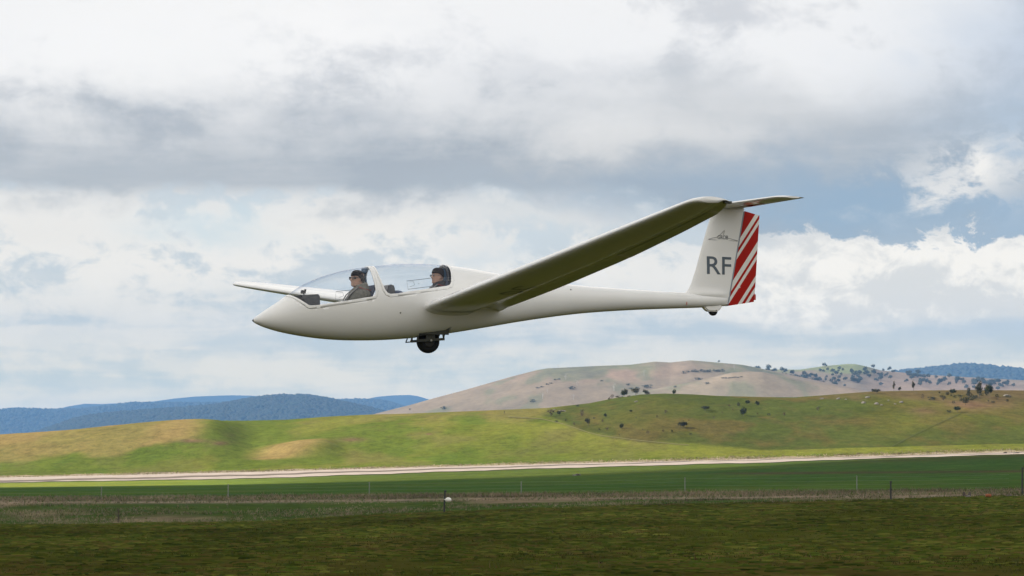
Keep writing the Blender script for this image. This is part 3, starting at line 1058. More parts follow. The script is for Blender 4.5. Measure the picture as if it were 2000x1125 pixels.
for nm, gl, fo in (('front', FG, FO), ('rear', RG, RO)):
    lo, hi = min(p[0] for p in fo) - .03, max(p[0] for p in fo) + .03
    bm = hull_bm(lo, hi, 60, 96, off=-0.004, cap=False)
    mid = grow(gl, .012)
    slice_poly(bm, mid)
    keep(bm, lambda c: inside(mid, c.x, c.z))
    can = part('canopy', bm, m_glass, smooth=True, label='clear %s canopy of the glider' % nm)
    bm = hull_bm(lo, hi, 110, 120, off=0.0045, cap=False)
    slice_poly(bm, gl)
    slice_poly(bm, fo)
    keep(bm, lambda c: inside(fo, c.x, c.z) and not inside(gl, c.x, c.z))
    fr = part('canopy_frame', bm, m_gel, parent=can, smooth=True)
    q = fr.modifiers.new('thick', 'SOLIDIFY')
    q.thickness = 0.016
    q.offset = -1
    # sliding vent window on the far side
    bm = bmesh.new()
    if nm == 'front': a, b, c_, d = (1.38, .483), (1.60, .515), (1.60, .392), (1.382, .362)
    else: a, b, c_, d = (2.495, .678), (2.80, .722), (2.80, .600), (2.529, .557)

    def hp(x, z): return Vector((x, hull_half(x, z) - .009, z))
    def seg(p, q_, r):
        add_tube(bm, [hp(p[0] + (q_[0] - p[0]) * t / 6, p[1] + (q_[1] - p[1]) * t / 6) for t in range(7)], r, 5)
    e = .11 if nm == 'front' else .20
    seg(a, (b[0] + e, b[1] + e * .14), .0035)
    seg(d, (c_[0] + e, c_[1] + e * .14), .0035)
    seg(a, d, .0014)
    wx, wz = a[0] + .035, (a[1] + d[1]) / 2 + .01
    seg((wx, wz + .035), (wx + .075, wz + .045), .0022)
    seg((wx + .075, wz + .045), (wx + .095, wz - .005), .0022)
    seg((wx + .095, wz - .005), (wx + .02, wz - .035), .0022)
    seg((wx + .155, wz + .02), (wx + .165, wz + .021), .004)
    part('vent_window', bm, m_black, parent=can)

# nose: tow hook ring and pitot
bm = bmesh.new()
add_tube(bm, [(-0.006, 0, .007), (0.008, 0, .007)], [.012, .019], 12)
part('nose_cap', bm, m_dark)

# instrument panels, compass, coaming, seats
bm = bmesh.new()
add_prism(bm, [(0.64, .385), (0.745, .392), (0.93, .408), (0.948, .395), (0.955, .25), (0.945, .19), (0.80, .17), (0.74, .25)], -.20, .20)
bmesh.ops.bevel(bm, geom=bm.edges[:], offset=.012, segments=2, affect='EDGES')
part('instrument_panel', bm, m_panel, smooth=False)
bm = bmesh.new()
add_box(bm, (0.755, 0, .442), (.055, .05, .05), Matrix.Rotation(.2, 3, 'Y'), .008)
add_tube(bm, [(0.775, 0, .395), (0.77, 0, .43)], .008, 8)
add_box(bm, (0.787, 0, .452), (.018, .06, .062), Matrix.Rotation(.2, 3, 'Y'), .004)
part('compass', bm, m_black)
bm = bmesh.new()
add_prism(bm, [(2.03, .58), (2.09, .59), (2.125, .555), (2.13, .47), (2.09, .30), (1.96, .30), (1.98, .45)], -.17, .17)
bmesh.ops.bevel(bm, geom=bm.edges[:], offset=.015, segments=2, affect='EDGES')
part('instrument_panel', bm, m_panel)
bm = bmesh.new()
bmesh.ops.create_uvsphere(bm, u_segments=16, v_segments=10, radius=1, matrix=Matrix.Translation((2.20, -.05, .455)) @ Matrix.Diagonal((.10, .14, .055, 1)))
part('cushion', bm, m_navy, smooth=True)
for sx, sz, hz in ((1.79, 0.0, .80), (2.995, .17, .90)):
    bm = bmesh.new()
    prof = [(sx - .95, sz + .02), (sx - .40, sz - .04), (sx - .25, sz - .02), (sx - .08, sz + .35), (sx + (.01 if sx < 2 else -.02), sz + .57)]
    for (xa, za), (xb, zb) in zip(prof, prof[1:]):
        add_prism(bm, [(xa, za), (xb, zb), (xb + .02, zb - .03), (xa + .02, za - .03)], -.21, .21)
    part('seat', bm, m_navy)
bm = bmesh.new()
add_box(bm, (1.705, 0, .782), (.055, .16, .085), Matrix.Rotation(.25, 3, 'Y'), .02)
add_tube(bm, [(1.715, 0, .76), (1.735, 0, .60)], .016, 8)
part('headrest', bm, m_bluepad)
bm = bmesh.new()
add_box(bm, (2.955, 0, .765), (.05, .22, .21), Matrix.Rotation(.08, 3, 'Y'), .022)
part('headrest', bm, m_bluepad, label='blue padded rear headrest')
bm = bmesh.new()
add_tube(bm, [Vector((2.945, y, .60 + .295 * math.sqrt(max(0, 1 - (y / .25) ** 2)))) for y in np.linspace(-.245, .245, 21)], .022, 8)
part('bulkhead_arch', bm, m_black)


# ---- wings
def foil(n, t=0.17, lower=True):
    """closed section, TE -> upper -> LE -> lower -> TE, chord 1, cusped underside"""
    b = np.linspace(0, np.pi, n)
    x = 0.5 * (1 - np.cos(b))
    yt = 5 * t * (0.2969 * np.sqrt(x) - 0.126 * x - 0.3516 * x ** 2 + 0.2843 * x ** 3 - 0.1036 * x ** 4)
    up = yt * 1.12 + .012 * np.sin(np.pi * x)
    s = np.clip((x - .55) / .45, 0, 1)
    lo = -yt * 0.80 + 0.052 * np.sin(np.pi * s) ** 1.5
    X = np.concatenate([x[::-1], x[1:]])
    Z = np.concatenate([up[::-1], lo[1:]])
    return X, Z


WXR, WSW, WZR, WD1, WD2, WCR, WCT = 2.533, 0.0012, 0.226, 0.0985, 0.0005, 1.2305, 0.507


CHORD = spline([(0, 1.23), (1.2, 1.22), (2.5, 1.195), (3.5, 1.145), (4.9, 1.065), (5.9, .97), (7.0, .855), (7.55, .785), (8.05, .715), (8.4, .61), (8.66, .525), (8.76, .50)])


def wing_line(ay):
    le = WXR + WSW * ay
    ch = float(CHORD(ay))
    return le, ch, WZR + WD1 * ay + WD2 * ay * ay


def wing_under(x, ay):
    le, ch, z = wing_line(ay)
    q = np.clip((x - le) / ch, 0, 1)
    X, Z = foil(40)
    n = len(X) // 2
    return z + ch * np.interp(q, X[n:], Z[n:])


def wing_up(x, ay):
    le, ch, z = wing_line(ay)
    q = np.clip((x - le) / ch, 0, 1)
    X, Z = foil(40)
    n = len(X) // 2
    return z + ch * np.interp(q, X[:n + 1][::-1], Z[:n + 1][::-1])


ail = None
for side in (-1, 1):
    X, Z = foil(36)
    st = np.concatenate([np.linspace(.20, 8.45, 46), [8.55, 8.62, 8.67, 8.71, 8.74, 8.752]])
    rows = []
    for ay in st:
        le, ch, z = wing_line(ay)
        rnd_ = max(0.0, (ay - 8.50) / .252)
        cut = .13 * (1 - math.sqrt(max(0, 1 - rnd_ ** 2)))       # rounded leading corner of the tip
        le2 = le + cut * 1.0
        ch2 = ch - cut * 1.0
        tk = 1 - .12 * rnd_ ** 3
        rows.append(np.stack([le2 + ch2 * X, np.full_like(X, side * ay), z + ch * Z * tk], -1))
    P = np.array(rows)
    npt = P.shape[1]
    f = grid_faces(len(st), npt)
    if side > 0: f = f[:, ::-1]
    me = part_np('wing', P.reshape(-1, 3), f, m_gel2, label='near left wing showing its dark underside' if side < 0 else 'far right wing seen from above')
    b2 = bmesh.new()
    b2.from_mesh(me.data)
    b2.verts.ensure_lookup_table()
    base = (len(st) - 1) * npt
    n = npt // 2
    ring = [b2.verts[base + i] for i in range(npt)]
    for i in range(n):                                          # close the tip
        a, b_, c_, d = ring[i], ring[i + 1], ring[npt - 2 - i], ring[npt - 1 - i]
        q = [v for k_, v in enumerate((a, b_, c_, d)) if v not in (a, b_, c_, d)[:k_]]
        if len(q) >= 3:
            try: b2.faces.new(q)
            except ValueError: pass
    bmesh.ops.recalc_face_normals(b2, faces=b2.faces[:])
    b2.to_mesh(me.data)
    b2.free()
    for p_ in me.data.polygons: p_.use_smooth = True
    wing = me
    # aileron: thin panel standing a little proud of the trailing part, with its hinge gap
    def strip(y0, y1, q0, q1, ny, nq, d, surf):
        v = []
        for ay in np.linspace(y0, y1, ny):
            le, ch, z = wing_line(ay)
            for q in np.linspace(q0, q1, nq):
                x = le + ch * q
                zz = float(surf(x, ay))
                v.append((x, side * ay, zz + d))
        return np.array(v), grid_faces(ny, nq)
    v1, f1 = strip(4.93, 8.12, .815, .995, 24, 8, -.005, wing_under)
    v2, f2 = strip(4.93, 8.12, .815, .995, 24, 8, .005, wing_up)
    nn_ = len(v1)
    edge_ = []
    for r0, r1 in ((range(0, 8), None), (range(23 * 8, 24 * 8), None)):
        r0 = list(r0)
        for i in range(len(r0) - 1): edge_.append((r0[i], r0[i + 1], r0[i + 1] + nn_, r0[i] + nn_))
    for j in range(23):
        edge_.append((j * 8, (j + 1) * 8, (j + 1) * 8 + nn_, j * 8 + nn_))
        edge_.append((j * 8 + 7, (j + 1) * 8 + 7, (j + 1) * 8 + 7 + nn_, j * 8 + 7 + nn_))
    a_ = part_np('aileron', np.concatenate([v1, v2]), np.concatenate([f1, f2 + nn_, np.array(edge_)]), m_gel2, parent=wing, smooth=False)
    # hinge gap line on the underside and the airbrake slot on top
    v1, f1 = strip(4.93, 8.12, .806, .813, 24, 2, -.002, wing_under)
    part_np('hinge_gap', v1, f1, m_gap, parent=wing, smooth=False)
    v1, f1 = strip(2.9, 4.35, .50, .525, 12, 3, .0025, wing_up)
    part_np('airbrake', v1, f1, m_gap, parent=wing, smooth=False)
    # little tip skid at the trailing corner
    bm = bmesh.new()
    le, ch, z = wing_line(8.70)
    add_box(bm, (le + ch * .95, side * 8.70, z - .004), (.10, .06, .03), None, .008)
    part('tip_skid', bm, m_gear, parent=wing)
    # wing root fairing that meets the fuselage
    rows = []
    for k, (ay, tz, tx) in enumerate(((.20, 1.16, .03), (.30, 1.15, .028), (.345, 1.11, .022), (.385, 1.06, .012), (.43, 1.03, .006), (.50, 1.012, .002))):
        le, ch, z = wing_line(ay)
        rows.append(np.stack([le - tx * .45 + (ch + tx * .6) * X, np.full_like(X, side * ay), z + ch * Z * tz - (.006 if k > 3 else .012) * (Z < 0)], -1))
    P = np.array(rows)
    f = grid_faces(len(rows), npt)
    if side > 0: f = f[:, ::-1]
    part_np('wing_root_fairing', P.reshape(-1, 3), f, m_gel, parent=wing)

# faint dark registration marks under the near wing
lower_marks = [[(2.90, 2.218), (2.92, 2.338), (2.986, 2.434), (3.083, 2.431), (3.176, 2.358), (3.168, 2.241), (3.069, 2.197), (2.982, 2.18), (2.90, 2.218)],
               [(3.05, 2.64), (2.99, 2.60), (2.902, 2.622), (2.895, 2.74), (2.911, 2.849), (2.966, 2.86)], [(2.982, 2.639), (3.05, 2.57), (3.098, 2.572), (3.143, 2.695), (3.195, 2.791)]]
v, f = [], []
for ln in lower_marks:
    for (xa, ya), (xb, yb) in zip(ln, ln[1:]):
        d = Vector((xb - xa, yb - ya)).normalized()
        nrm = Vector((-d.y, d.x)) * .021
        q = [(xa + nrm.x, ya + nrm.y), (xb + nrm.x, yb + nrm.y), (xb - nrm.x, yb - nrm.y), (xa - nrm.x, ya - nrm.y)]
        i = len(v)
        v += [(px_, -py_, float(wing_under(px_, py_)) - .0025) for px_, py_ in q]
        f.append((i, i + 1, i + 2, i + 3))
part_np('lettering', v, np.array(f), mat('wing lettering', (0.10, 0.12, 0.13), .5), parent=[o for o in glider.children if o.name.startswith('wing')][0], smooth=False)


# ---- fin, rudder, tailplane
LEF = curve([(.40, 6.93), (.56, 6.945), (.61, 6.965), (.65, 7.005), (.70, 7.045), (.76, 7.082), (.85, 7.113), (1.029, 7.176), (1.39, 7.281), (1.759, 7.396), (1.945, 7.458)])
HNG = lambda z: 7.704 + (z - .453) * (7.998 - 7.704) / (1.928 - .453)
TEF = curve([(.50, 8.185), (.531, 8.19), (.667, 8.208), (1.876, 8.279), (2.0, 8.286)])


def fin_half(x, z):
    le, te = float(LEF(z)), float(TEF(z))
    q = min(max((x - le) / (te - le), 0.0), 1.0)
    t = .115
    return (te - le) * 5 * t * (0.2969 * math.sqrt(q) - 0.126 * q - 0.3516 * q ** 2 + 0.2843 * q ** 3 - 0.1036 * q ** 4)


def fin_loft(zs, xa, xb, nq, extra=0.0):
    rows = []
    for z in zs:
        a, b = xa(z), xb(z)
        qs = 0.5 * (1 - np.cos(np.linspace(0, np.pi, nq)))
        xs_ = a + (b - a) * qs
        hw = np.array([fin_half(x, z) for x in xs_]) + extra
        rows.append(np.concatenate([np.stack([xs_, -hw, np.full(nq, z)], -1), np.stack([xs_[::-1], hw[::-1], np.full(nq, z)], -1)]))
    P = np.array(rows)
    n = P.shape[1]
    f = grid_faces(len(zs), n, True)
    caps = []
    for r0 in (0, (len(zs) - 1) * n):
        for i in range(nq - 1): caps.append((r0 + i, r0 + i + 1, r0 + n - 2 - i, r0 + n - 1 - i))
    return P.reshape(-1, 3), np.concatenate([f, np.array(caps)])


zs = np.concatenate([[.475, .52, .56, .60, .63, .66, .70, .74, .80, .88], np.linspace(.98, 1.945, 22)])
v, f = fin_loft(zs, LEF, lambda z: HNG(z) - .012, 22)
# flare into the boom at the foot
zz = v[:, 2]
wd = np.exp(-((zz - .615) / .055) ** 2)
v[:, 1] += np.sign(v[:, 1]) * .022 * wd * np.clip((v[:, 0] - 6.97) / .25, 0, 1) * np.clip((7.74 - v[:, 0]) / .2, 0, 1)
fin = part_np('fin', v, f, m_gel)
em = fin.modifiers.new('e', 'EDGE_SPLIT')
em.split_angle = R(50)


def stripe_mat():
    m = bpy.data.materials.new('red and white rudder stripes')
    m.use_nodes = True
    nt = m.node_tree
    V.nt = nt
    p = nt.nodes['Principled BSDF']
    p.inputs['Roughness'].default_value = 0.5
    p.inputs['Specular IOR Level'].default_value = 0.10
    tc = nt.nodes.new('ShaderNodeTexCoord')
    sp = nt.nodes.new('ShaderNodeSeparateXYZ')
    nt.links.new(tc.outputs['Object'], sp.inputs[0])
    s = (V(sp.outputs[0]) + BASE.x) * 685.725 + (V(sp.outputs[2]) + BASE.z) * -502.462 + -4287.35
    cr = nt.nodes.new('ShaderNodeValToRGB')
    cr.color_ramp.interpolation = 'CONSTANT'
    nt.links.new(((s + 200) * (1 / 1400.0)).s, cr.inputs[0])
    red, wh = (0.37, 0.012, 0.006, 1), (0.74, 0.73, 0.70, 1)
    st_ = [(0, red), (385, wh), (437, red), (471, wh), (508, red), (627, wh), (689, red), (720, wh), (760, red), (872, wh), (919, red), (954, wh), (997, red)]
    els = cr.color_ramp.elements
    els[0].position, els[0].color = 0.0, red
    els[1].position, els[1].color = (385 + 200) / 1400, wh
    for a, c in st_[2:]:
        e_ = els.new((a + 200) / 1400)
        e_.color = c
    k = 1.0 + (noise(V(tc.outputs['Object']), 6, 5, .6) - .5) * .18
    nt.links.new(scalec(V(cr.outputs[0]), k).s, p.inputs['Base Color'])
    return m


zs = np.linspace(.448, 1.935, 26)
RUDB = lambda z: HNG(z) + .010
v, f = fin_loft(zs, RUDB, TEF, 10)
# slanting top and bottom edges
q = np.clip((v[:, 0] - RUDB(v[:, 2])) / .5, 0, 1)
tt = (v[:, 2] - .448) / (1.935 - .448)
v[:, 2] += np.clip((v[:, 0] - 7.714), 0, 1) * (.165 * (1 - tt)) - np.clip((v[:, 0] - 7.99), 0, 1) * (.20 * tt)
rud = part_np('rudder', v, f, stripe_mat())
em = rud.modifiers.new('e', 'EDGE_SPLIT')
em.split_angle = R(40)
# grey hinge tape
v = []
for z in np.linspace(.47, 1.92, 16):
    for x in (HNG(z) - .018, HNG(z) + .004):
        v.append((x, -fin_half(x, z) - .002, z))
part_np('hinge_tape', v, grid_faces(16, 2), m_gap, parent=rud)
bm = bmesh.new()
add_box(bm, (8.195, 0, .60), (.035, .03, .09), None, .006)
part('rudder_trim_block', bm, m_red, parent=rud)
bm = bmesh.new()
add_box(bm, (7.905, -fin_half(7.905, .742) - .003, .742), (.036, .006, .018), None, .003)
part('rudder_plate', bm, m_gel2, parent=rud)

# tailplane on top of the fin
TZ = 1.985


def tail_line(ay):
    le = 7.385 + .172 * ay
    te = 8.01 + .076 * ay
    return le, te - le, TZ + .012 * ay


X, Zs = foil(24, .115)
Zs = np.where(Zs > 0, Zs * .85, Zs * 1.0)
sy = np.concatenate([[-1.668, -1.66, -1.64, -1.60], np.linspace(-1.52, 1.52, 33), [1.60, 1.64, 1.66, 1.668]])
rows = []
for y in sy:
    le, ch, z = tail_line(abs(y))
    r_ = max(0, (abs(y) - 1.52) / .148)
    cut = .17 * (1 - math.sqrt(max(0, 1 - r_ ** 2)))
    rows.append(np.stack([le + cut + (ch - cut) * X, np.full_like(X, y), z + ch * Zs * (1 - .45 * r_ ** 2)], -1))
P = np.array(rows)
n = P.shape[1]
f = [tuple(q) for q in grid_faces(len(sy), n)]
h_ = n // 2
for r0 in (0, (len(sy) - 1) * n):
    for i in range(h_ - 1): f.append((r0 + i, r0 + i + 1, r0 + n - 2 - i, r0 + n - 1 - i))
tail = part_np('tailplane', P.reshape(-1, 3), np.array(f), m_gel2)
em = tail.modifiers.new('e', 'EDGE_SPLIT')
em.split_angle = R(60)


def tail_under(x, ay):
    le, ch, z = tail_line(ay)
    q_ = np.clip((x - le) / ch, 0, 1)
    k = len(X) // 2
    return z + ch * float(np.interp(q_, X[k:], Zs[k:]))


# red flash with white stripes under the near tailplane, and elevator gaps
for nm, x0, x1, y0, y1, mm in (('tail_flash', .55, .985, .10, .62, None),):
    v, cols = [], []
    for ay in np.linspace(y0, y1, 60):
        le, ch, z = tail_line(ay)
        for q_ in np.linspace(x0, x1, 16):
            v.append((le + ch * q_, -ay, tail_under(le + ch * q_, ay) - .0025))
            s_ = (ay - y0) - (q_ - x0) * .30
            if s_ < -.03: cc_ = (.78, .77, .74)
            elif (.17 < s_ < .235) or (.285 < s_ < .35): cc_ = (.72, .70, .68)
            else: cc_ = (.30, .02, .012) if s_ < .42 else (.78, .77, .74)
            cols.append(cc_)
    me = np_mesh(nm, np.array(v) - np.array(BASE), grid_faces(60, 16), attr={'tint': np.array(cols)})
    new_obj(nm, me, mat('tail flash', (1, 1, 1), .9, spec=0.0, attr='tint', vary=.05), tail)
for sgn in (-1, 1):
    v = []
    for ay in np.linspace(.12, 1.6, 20):
        le, ch, z = tail_line(ay)
        for q_ in (.70, .708): v.append((le + ch * q_, sgn * ay, tail_under(le + ch * q_, ay) - .0018))
    part_np('elevator_gap', v, grid_faces(20, 2), m_gap, parent=tail)
bm = bmesh.new()
add_prism(bm, [(7.42, 1.93), (7.50, 1.925), (7.98, 1.925), (8.0, 1.95), (7.98, 1.99), (7.40, 1.99)], -.032, .032)
bmesh.ops.bevel(bm, geom=bm.edges[:], offset=.006, segments=2, affect='EDGES')
part('tail_mount', bm, m_gel)


def fin_text(txt, x0, z0, x1, h, m, bold, shear=0.0):
    cu = bpy.data.curves.new('lettering', 'FONT')
    cu.body = txt
    cu.fill_mode = 'FRONT'
    cu.resolution_u = 6
    cu.offset = bold
    ob = bpy.data.objects.new('lettering', cu)
    col.objects.link(ob)
    dg = bpy.context.evaluated_depsgraph_get()
    me = bpy.data.meshes.new_from_object(ob.evaluated_get(dg))
    bpy.data.objects.remove(ob)
    bb = np.array([v_.co[:] for v_ in me.vertices])
    lo, hi = bb.min(0), bb.max(0)
    b_ = bmesh.new()
    b_.from_mesh(me)
    bmesh.ops.triangulate(b_, faces=b_.faces[:])
    bmesh.ops.subdivide_edges(b_, edges=[e_ for e_ in b_.edges if e_.calc_length() > .12], cuts=2)
    for v_ in b_.verts:
        tx = (v_.co.x - lo[0]) / (hi[0] - lo[0])
        tz = (v_.co.y - lo[1]) / (hi[1] - lo[1])
        x = x0 + (x1 - x0) * tx + shear * (tz - 1)
        z = z0 + h * tz
        v_.co = (x, -fin_half(x, z) - .003, z)
    part('lettering', b_, m, parent=fin, label='dark %s lettering on the fin' % txt)


fin_text('RF', 7.330, .928, 7.756, .275, m_letter, .006)
fin_text('GROB', 7.515, 1.474, 7.700, .062, m_logo, .012)
bm = bmesh.new()
for ln in ([(7.365, 1.468), (7.44, 1.490), (7.50, 1.502), (7.55, 1.53), (7.632, 1.615), (7.637, 1.607), (7.612, 1.535)], [(7.705, 1.495), (7.76, 1.485), (7.83, 1.472), (7.875, 1.463)], [(7.365, 1.465), (7.45, 1.460), (7.80, 1.458), (7.875, 1.458)]):
    add_tube(bm, [Vector((x, -fin_half(x, z) - .002, z)) for x, z in ln], .0030, 4)
part('emblem', bm, m_logo, parent=fin, label='thin line emblem of a fin over the maker name')
bm = bmesh.new()
for dz in (0, .022):
    add_tube(bm, [(7.30, 0, 1.845 + dz), (7.415, 0, 1.835 + dz)], .006, 6)
part('tail_probe', bm, m_gap, parent=fin)
bm = bmesh.new()
y_ = hull_half(6.953, .47)
add_box(bm, (6.953, -y_ - .001, .475), (.010, .004, .075), None, 0)
part('red_mark', bm, m_red)
for (px_, pz_) in ((2.142, .164), (4.971, .605)):
    bm = bmesh.new()
    bmesh.ops.create_uvsphere(bm, u_segments=8, v_segments=6, radius=.011, matrix=Matrix.Translation((px_, -hull_half(px_, pz_), pz_)))
    part('static_port', bm, m_gear)

# ---- wheels
wheel_c = (2.72, 0, -.226)
bm = bmesh.new()
add_lathe_y(bm, wheel_c, [(-.045, .085), (-.062, .105), (-.066, .135), (-.055, .160), (-.030, .172), (0, .175), (.030, .172), (.055, .160), (.066, .135), (.062, .105), (.045, .085)], 40)
wh = part('main_wheel', bm, m_dark, smooth=True)
bm = bmesh.new()
add_lathe_y(bm, wheel_c, [(-.058, .02), (-.062, .03), (-.052, .070), (-.060, .084), (.060, .084), (.052, .07), (.062, .03), (.058, .02)], 28)
part('wheel_hub', bm, mat('dull hub', (.022, .022, .022), .6), parent=wh, smooth=True)
bm = bmesh.new()


def bar(p, q, r, y, t):
    """flat bar between two (x, z) points, r half-height, y centre, t thickness"""
    a, b = Vector((p[0], 0, p[1])), Vector((q[0], 0, q[1]))
    d = (b - a)
    rot = Matrix(((d.normalized().x, 0, -d.normalized().z), (0, 1, 0), (d.normalized().z, 0, d.normalized().x)))
    add_box(bm, ((a + b) / 2) + Vector((0, y, 0)), (d.length + r, t, 2 * r), rot, min(r, t) * .3)


for y in (-.115, .115):
    bar((2.512, -.138), (2.915, -.088), .020, y, .012)
    bar((2.506, -.226), (2.928, -.190), .019, y, .016)
    bar((2.512, -.128), (2.508, -.222), .014, y, .014)
    bar((2.905, -.080), (2.925, -.186), .013, y, .014)
    bar((2.668, -.115), (2.671, -.205), .030, y, .013)
    bar((2.752, -.105), (2.755, -.196), .030, y, .013)
    bar((2.710, -.105), (2.712, -.205), .032, y, .010)
    bar((2.43, -.185), (2.405, -.243), .008, y * .8, .012)
    bar((2.405, -.243), (2.51, -.235), .008, y * .8, .012)
    bar((2.95, -.06), (2.925, -.17), .012, y * .9, .012)
part('wheel_frame', bm, m_gear)
bm = bmesh.new()
add_tube(bm, [(2.72, -.135, -.214), (2.72, .135, -.214)], .016, 12)
part('axle', bm, m_metal)
bm = bmesh.new()                                                 # wheel bay walls
for y in (-.17, .17): add_box(bm, (2.75, y, .02), (.46, .008, .30))
add_box(bm, (2.75, 0, .17), (.46, .35, .008))
add_box(bm, (2.515, 0, .02), (.008, .35, .30))
add_box(bm, (2.985, 0, .04), (.008, .35, .26))
part('wheel_bay', bm, m_gear)
bm = bmesh.new()                                                 # tail wheel in its white fairing
prof = [(7.295, .44), (7.30, .405), (7.335, .372), (7.375, .352), (7.52, .352), (7.565, .382), (7.60, .425), (7.60, .46)]
add_prism(bm, prof, -.055, .055)
bmesh.ops.bevel(bm, geom=[e_ for e_ in bm.edges if abs(e_.verts[0].co.y - e_.verts[1].co.y) < 1e-6], offset=.016, segments=3, affect='EDGES')
tf = part('tail_wheel_fairing', bm, m_gel)
bm = bmesh.new()
add_lathe_y(bm, (7.466, 0, .368), [(-.03, .03), (-.034, .05), (-.026, .070), (-.01, .078), (.01, .078), (.026, .07), (.034, .05), (.03, .03)], 28)
part('tail_wheel', bm, m_dark, parent=tf, smooth=True)
bm = bmesh.new()
bmesh.ops.create_uvsphere(bm, u_segments=8, v_segments=6, radius=.007, matrix=Matrix.Translation((7.497, -.056, .372)))
part('axle_bolt', bm, m_black, parent=tf)


# ------------------------------------------------------------------ the two pilots
m_skin = mat('skin', (0.46, 0.27, 0.20), 0.55, vary=0.12, vscale=18)


def limb(bm, pts, rs, n=10, flat=1.0):
    """tapered rounded limb along points"""
    P = [Vector(p) for p in pts]
    add_tube(bm, P, rs, n)
    for p, r in ((P[0], rs[0]), (P[-1], rs[-1])):
        bmesh.ops.create_uvsphere(bm, u_segments=n, v_segments=8, radius=r, matrix=Matrix.Translation(p))
    for p, r in zip(P[1:-1], rs[1:-1]):
        bmesh.ops.create_uvsphere(bm, u_segments=n, v_segments=8, radius=r, matrix=Matrix.Translation(p))


# head profile facing -x: (z, front x, back x, half width), centre of the head at 0, height .24
HEAD = [(-.125, -.030, .045, .030), (-.118, -.070, .052, .045), (-.105, -.086, .056, .052), (-.090, -.090, .062, .058), (-.078, -.084, .068, .061), (-.068, -.090, .074, .063), (-.058, -.088, .080, .065), (-.046, -.092, .085, .067),
        (-.036, -.104, .089, .069), (-.026, -.114, .092, .070), (-.012, -.105, .097, .072), (.002, -.094, .100, .0735), (.012, -.087, .102, .0745), (.024, -.093, .103, .0755), (.040, -.094, .103, .0765), (.060, -.090, .100, .0765), (.080, -.078, .090, .071), (.098, -.056, .072, .060),
        (.110, -.030, .045, .040), (.115, -.004, .015, .012)]


def head_bm(bm, c, tilt, grow_=0.0, zmin=-1, zmax=1, backcut=None):
    rot = Matrix.Rotation(tilt, 3, 'Y')
    n = 24
    rings = []
    for z, fx, bx, w in HEAD:
        if z < zmin or z > zmax: continue
        ring = []
        for k in range(n):
            a = 2 * math.pi * k / n
            ca, sa = math.cos(a), math.sin(a)
            x = (-fx if ca < 0 else bx) * ca
            # nose and chin are narrow, cheeks wide
            if ca < 0:
                e_ = abs(ca) ** (1.6 if -.045 < z < .0 else 0.9)
                base_ = .088
                x = -(min(-fx, base_) * abs(ca) ** .85 + max(0, -fx - base_) * (abs(ca) ** 14))
            y = w * sa
            p = Vector((x, y, z))
            p = p + Vector((x, y, max(z - .02, 0) * 1.0)).normalized() * grow_
            ring.append(bm.verts.new(rot @ p + Vector(c)))
        rings.append(ring)
    for a, b in zip(rings, rings[1:]):
        for k in range(n): bm.faces.new((a[k], a[(k + 1) % n], b[(k + 1) % n], b[k]))
    bm.faces.new(rings[0][::-1])
    bm.faces.new(rings[-1])


def hand(bm, w, d):
    """small gripping hand: palm, four curled fingers, a thumb"""
    w, d = Vector(w), Vector(d).normalized()
    s_ = Vector((0, 1, 0))
    u_ = d.cross(s_)
    limb(bm, [w, w + d * .045, w + d * .085], [.026, .034, .030], 8)
    for k in range(4):
        b0 = w + d * .088 + s_ * (.026 - .0175 * k)
        ln = (.038, .043, .040, .032)[k]
        limb(bm, [b0, b0 + d * ln * .7 + u_ * .012, b0 + d * ln * .6 + u_ * .040, b0 + d * ln * .1 + u_ * .046], [.0095, .009, .0085, .008], 6)
    limb(bm, [w + d * .035 + s_ * .028, w + d * .065 + s_ * .044 + u_ * .02, w + d * .09 + s_ * .035 + u_ * .036], [.012, .011, .009], 6)


